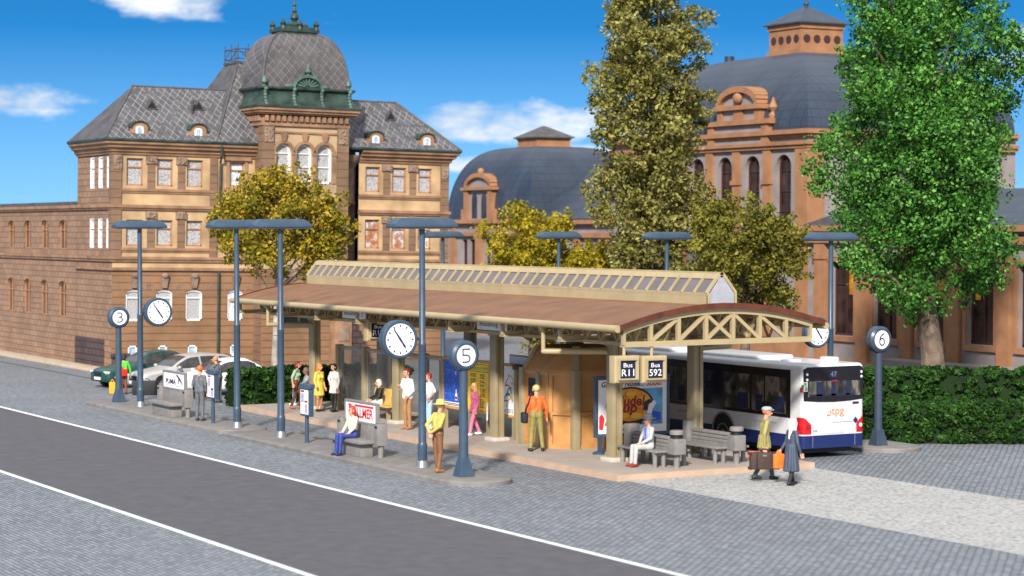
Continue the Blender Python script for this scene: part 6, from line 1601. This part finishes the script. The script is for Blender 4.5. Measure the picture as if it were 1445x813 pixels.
person('person in an olive coat and grey flat cap walking with a brown suitcase', (3.10,-1.52,.01), AR+R(6), 1.72, (.30,.255,.09), (.045,.075,.08), (.012,.012,.012), (.55,.16,.05), J={'anL':(.22,.09,.085),'knL':(.16,.09,.5),'anR':(-.24,-.09,.12),'knR':(-.04,-.09,.5),'haR':(-.04,-.24,.84),'elR':(-.05,-.25,1.12)}, hat=('cap',(.32,.36,.38)), lean=.06, skirt=dict(z0=1.05,z1=.80,r0=.12,r1=.15))
bag('suitcase', 'brown leather suitcase in the hand of the person in olive', 'suitcase', (2.93,-1.74,.30), (.66,.20,.40), (.052,.032,.027), AR+R(6), mid='case', round_=.035)
bag('handbag', 'orange bag peeking out behind the brown suitcase', 'bag', (2.96,-1.36,.47), (.34,.12,.22), (.75,.14,.04), AR, False)
person('woman with a white headscarf and long navy coat walking away from the platform', (3.08,-2.60,.01), AR+R(28), 1.52, (.05,.065,.10), (.014,.014,.016), (.012,.012,.012), (.8,.8,.8), skirt=dict(z0=1.05,z1=.40,r0=.13,r1=.20), scarf=(.80,.80,.80), female=True, lean=.06, J={'anL':(.12,.09,.085),'anR':(-.12,-.09,.085),'haR':(.12,-.26,.86),'elR':(.02,-.26,1.12),'haL':(-.14,.27,.92)})
bag('handbag', 'orange handbag on the arm of the woman in the headscarf', 'bag', (2.90,-2.36,.38), (.26,.12,.34), (.76,.19,.03), AR+R(28))
person('red haired person in a cream sweater and blue jeans on the VOLLMER bench', (-3.24,7.55,.12), R(180)+R(4), 1.62, (.68,.60,.44), (.03,.05,.24), (.02,.03,.12), (.42,.05,.03), sit=.42, J={'haL':(.20,.14,.62),'haR':(.24,-.16,.62)}, hairstyle='bob')

# ------------------------------------------------------------------ sky, sun, camera
SUN_EL = R(32); cam_yaw = -.5156
phi = R(80)
rt_ = Vector((math.cos(cam_yaw), math.sin(cam_yaw), 0)); fw_ = Vector((-math.sin(cam_yaw), math.cos(cam_yaw), 0))
sd = (-rt_*math.cos(phi) - fw_*math.sin(phi)).normalized()*math.cos(SUN_EL) + Vector((0,0,math.sin(SUN_EL)))
sun = bpy.data.lights.new('sun', 'SUN'); sun.energy = 4.9; sun.angle = R(5); sun.color = (1.0, .945, .86)
so = bpy.data.objects.new('sun', sun); COL.objects.link(so); so.rotation_euler = (-sd).to_track_quat('-Z', 'Y').to_euler(); so.location = sd*100
w = bpy.data.worlds.new('World'); scene.world = w; w.use_nodes = True; nt = w.node_tree; N, L_ = nt.nodes, nt.links
bg = N['Background']; bg.inputs['Strength'].default_value = .10
tc = N.new('ShaderNodeTexCoord'); sp = N.new('ShaderNodeSeparateXYZ'); L_.new(tc.outputs['Generated'], sp.inputs[0])
skyt = N.new('ShaderNodeTexSky'); skyt.sky_type = 'NISHITA'; skyt.sun_disc = False; skyt.sun_elevation = SUN_EL; skyt.sun_rotation = math.atan2(sd.x, sd.y); skyt.air_density = 1.0; skyt.dust_density = .3; skyt.ozone_density = 2.5
zz = math_node(N, L_, 'MULTIPLY_ADD', math_node(N, L_, 'MAXIMUM', sp.outputs[2], 0.0), 7.0, .15)
cb = N.new('ShaderNodeCombineXYZ'); L_.new(sp.outputs[0], cb.inputs[0]); L_.new(sp.outputs[1], cb.inputs[1]); L_.new(zz, cb.inputs[2]); 
nm_ = N.new('ShaderNodeVectorMath'); nm_.operation = 'NORMALIZE'; L_.new(cb.outputs[0], nm_.inputs[0]); L_.new(nm_.outputs[0], skyt.inputs['Vector'])
hs = N.new('ShaderNodeHueSaturation'); hs.inputs['Saturation'].default_value = 1.38; hs.inputs['Hue'].default_value = .495; hs.inputs['Value'].default_value = 1.95; L_.new(skyt.outputs[0], hs.inputs['Color'])
pale = mixc(N, L_, math_node(N, L_, 'MULTIPLY', math_node(N, L_, 'MAXIMUM', math_node(N, L_, 'MULTIPLY_ADD', sp.outputs[2], -11.0, 1.0), 0.0), .85), hs.outputs[0], (2.1, 4.3, 6.4))
az = math_node(N, L_, 'ARCTAN2', sp.outputs[0], sp.outputs[1]); el = sp.outputs[2]
cv = N.new('ShaderNodeCombineXYZ'); L_.new(math_node(N, L_, 'MULTIPLY', az, 60.0), cv.inputs[0]); L_.new(math_node(N, L_, 'MULTIPLY', el, 150.0), cv.inputs[1])
cn = noise(N, L_, cv.outputs[0], .45, 9, .62); cn2 = noise(N, L_, cv.outputs[0], .16, 4, .5)
tot = None
# cloud banks: azimuth, elevation, half-widths (radians)
for a, e_, wa, we in ((.355,.103,.045,.014),(.275,.058,.058,.012),(.515,.049,.074,.0135),(.575,.046,.035,.011),(.50,.030,.06,.006),(.560,.032,.05,.010),(.155,.07,.07,.02),(.445,.032,.04,.006),(.78,.08,.08,.02),(.95,.05,.1,.02),(-.05,.06,.1,.02),(1.3,.1,.15,.04),(-.5,.12,.2,.05)):
    dx = math_node(N, L_, 'DIVIDE', math_node(N, L_, 'SUBTRACT', az, a), wa); dy = math_node(N, L_, 'DIVIDE', math_node(N, L_, 'SUBTRACT', el, e_), we)
    q = math_node(N, L_, 'SUBTRACT', 1.0, math_node(N, L_, 'ADD', math_node(N, L_, 'MULTIPLY', dx, dx), math_node(N, L_, 'MULTIPLY', dy, dy)))
    q = math_node(N, L_, 'MAXIMUM', q, 0.0); tot = q if tot is None else math_node(N, L_, 'MAXIMUM', tot, q)
hi = math_node(N, L_, 'MULTIPLY', math_node(N, L_, 'SMOOTH_MIN', math_node(N, L_, 'MAXIMUM', math_node(N, L_, 'MULTIPLY_ADD', el, 4.0, -.85), 0.0), 1.0, .1), 1.15)  # unseen overhead cloud cover, added to make the ambient light whiter
back = math_node(N, L_, 'ADD', math_node(N, L_, 'MULTIPLY', sp.outputs[0], -fw_.x*1.6), math_node(N, L_, 'MULTIPLY', sp.outputs[1], -fw_.y*1.6))  # unseen bright cloud bank behind the camera, added as soft fill light
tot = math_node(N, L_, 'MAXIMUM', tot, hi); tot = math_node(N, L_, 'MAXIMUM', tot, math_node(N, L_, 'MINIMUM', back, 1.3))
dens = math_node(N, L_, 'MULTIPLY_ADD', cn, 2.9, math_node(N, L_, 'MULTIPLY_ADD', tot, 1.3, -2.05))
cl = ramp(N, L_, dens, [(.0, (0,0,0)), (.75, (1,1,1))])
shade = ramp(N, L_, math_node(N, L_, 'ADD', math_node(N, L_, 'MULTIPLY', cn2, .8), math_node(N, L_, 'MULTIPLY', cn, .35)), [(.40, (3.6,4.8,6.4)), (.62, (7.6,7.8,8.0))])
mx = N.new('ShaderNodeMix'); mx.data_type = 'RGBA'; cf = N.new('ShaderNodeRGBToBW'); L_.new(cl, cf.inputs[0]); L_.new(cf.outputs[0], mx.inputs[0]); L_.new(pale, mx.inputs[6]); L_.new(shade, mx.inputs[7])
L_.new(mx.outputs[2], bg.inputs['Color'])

cam = bpy.data.cameras.new('camera'); co = bpy.data.objects.new('camera', cam); COL.objects.link(co)
co.location = (-27.03, -42.70, 5.9); co.rotation_euler = (PI/2-.0367, 0, cam_yaw)
cam.sensor_width = 36; cam.lens = 3061.3/1445*36; cam.shift_y = 29/1445; cam.clip_end = 3000; cam.clip_start = .5
cam.dof.use_dof = True; cam.dof.focus_distance = 61; cam.dof.aperture_fstop = .80
scene.camera = co
scene.view_settings.view_transform = 'Standard'; scene.view_settings.look = 'None'; scene.view_settings.exposure = 0.44; scene.view_settings.gamma = 1.0
scene.render.resolution_x = 1024; scene.render.resolution_y = 576
scene.cycles.max_bounces = 6; scene.cycles.transparent_max_bounces = 12; scene.cycles.use_denoising = True
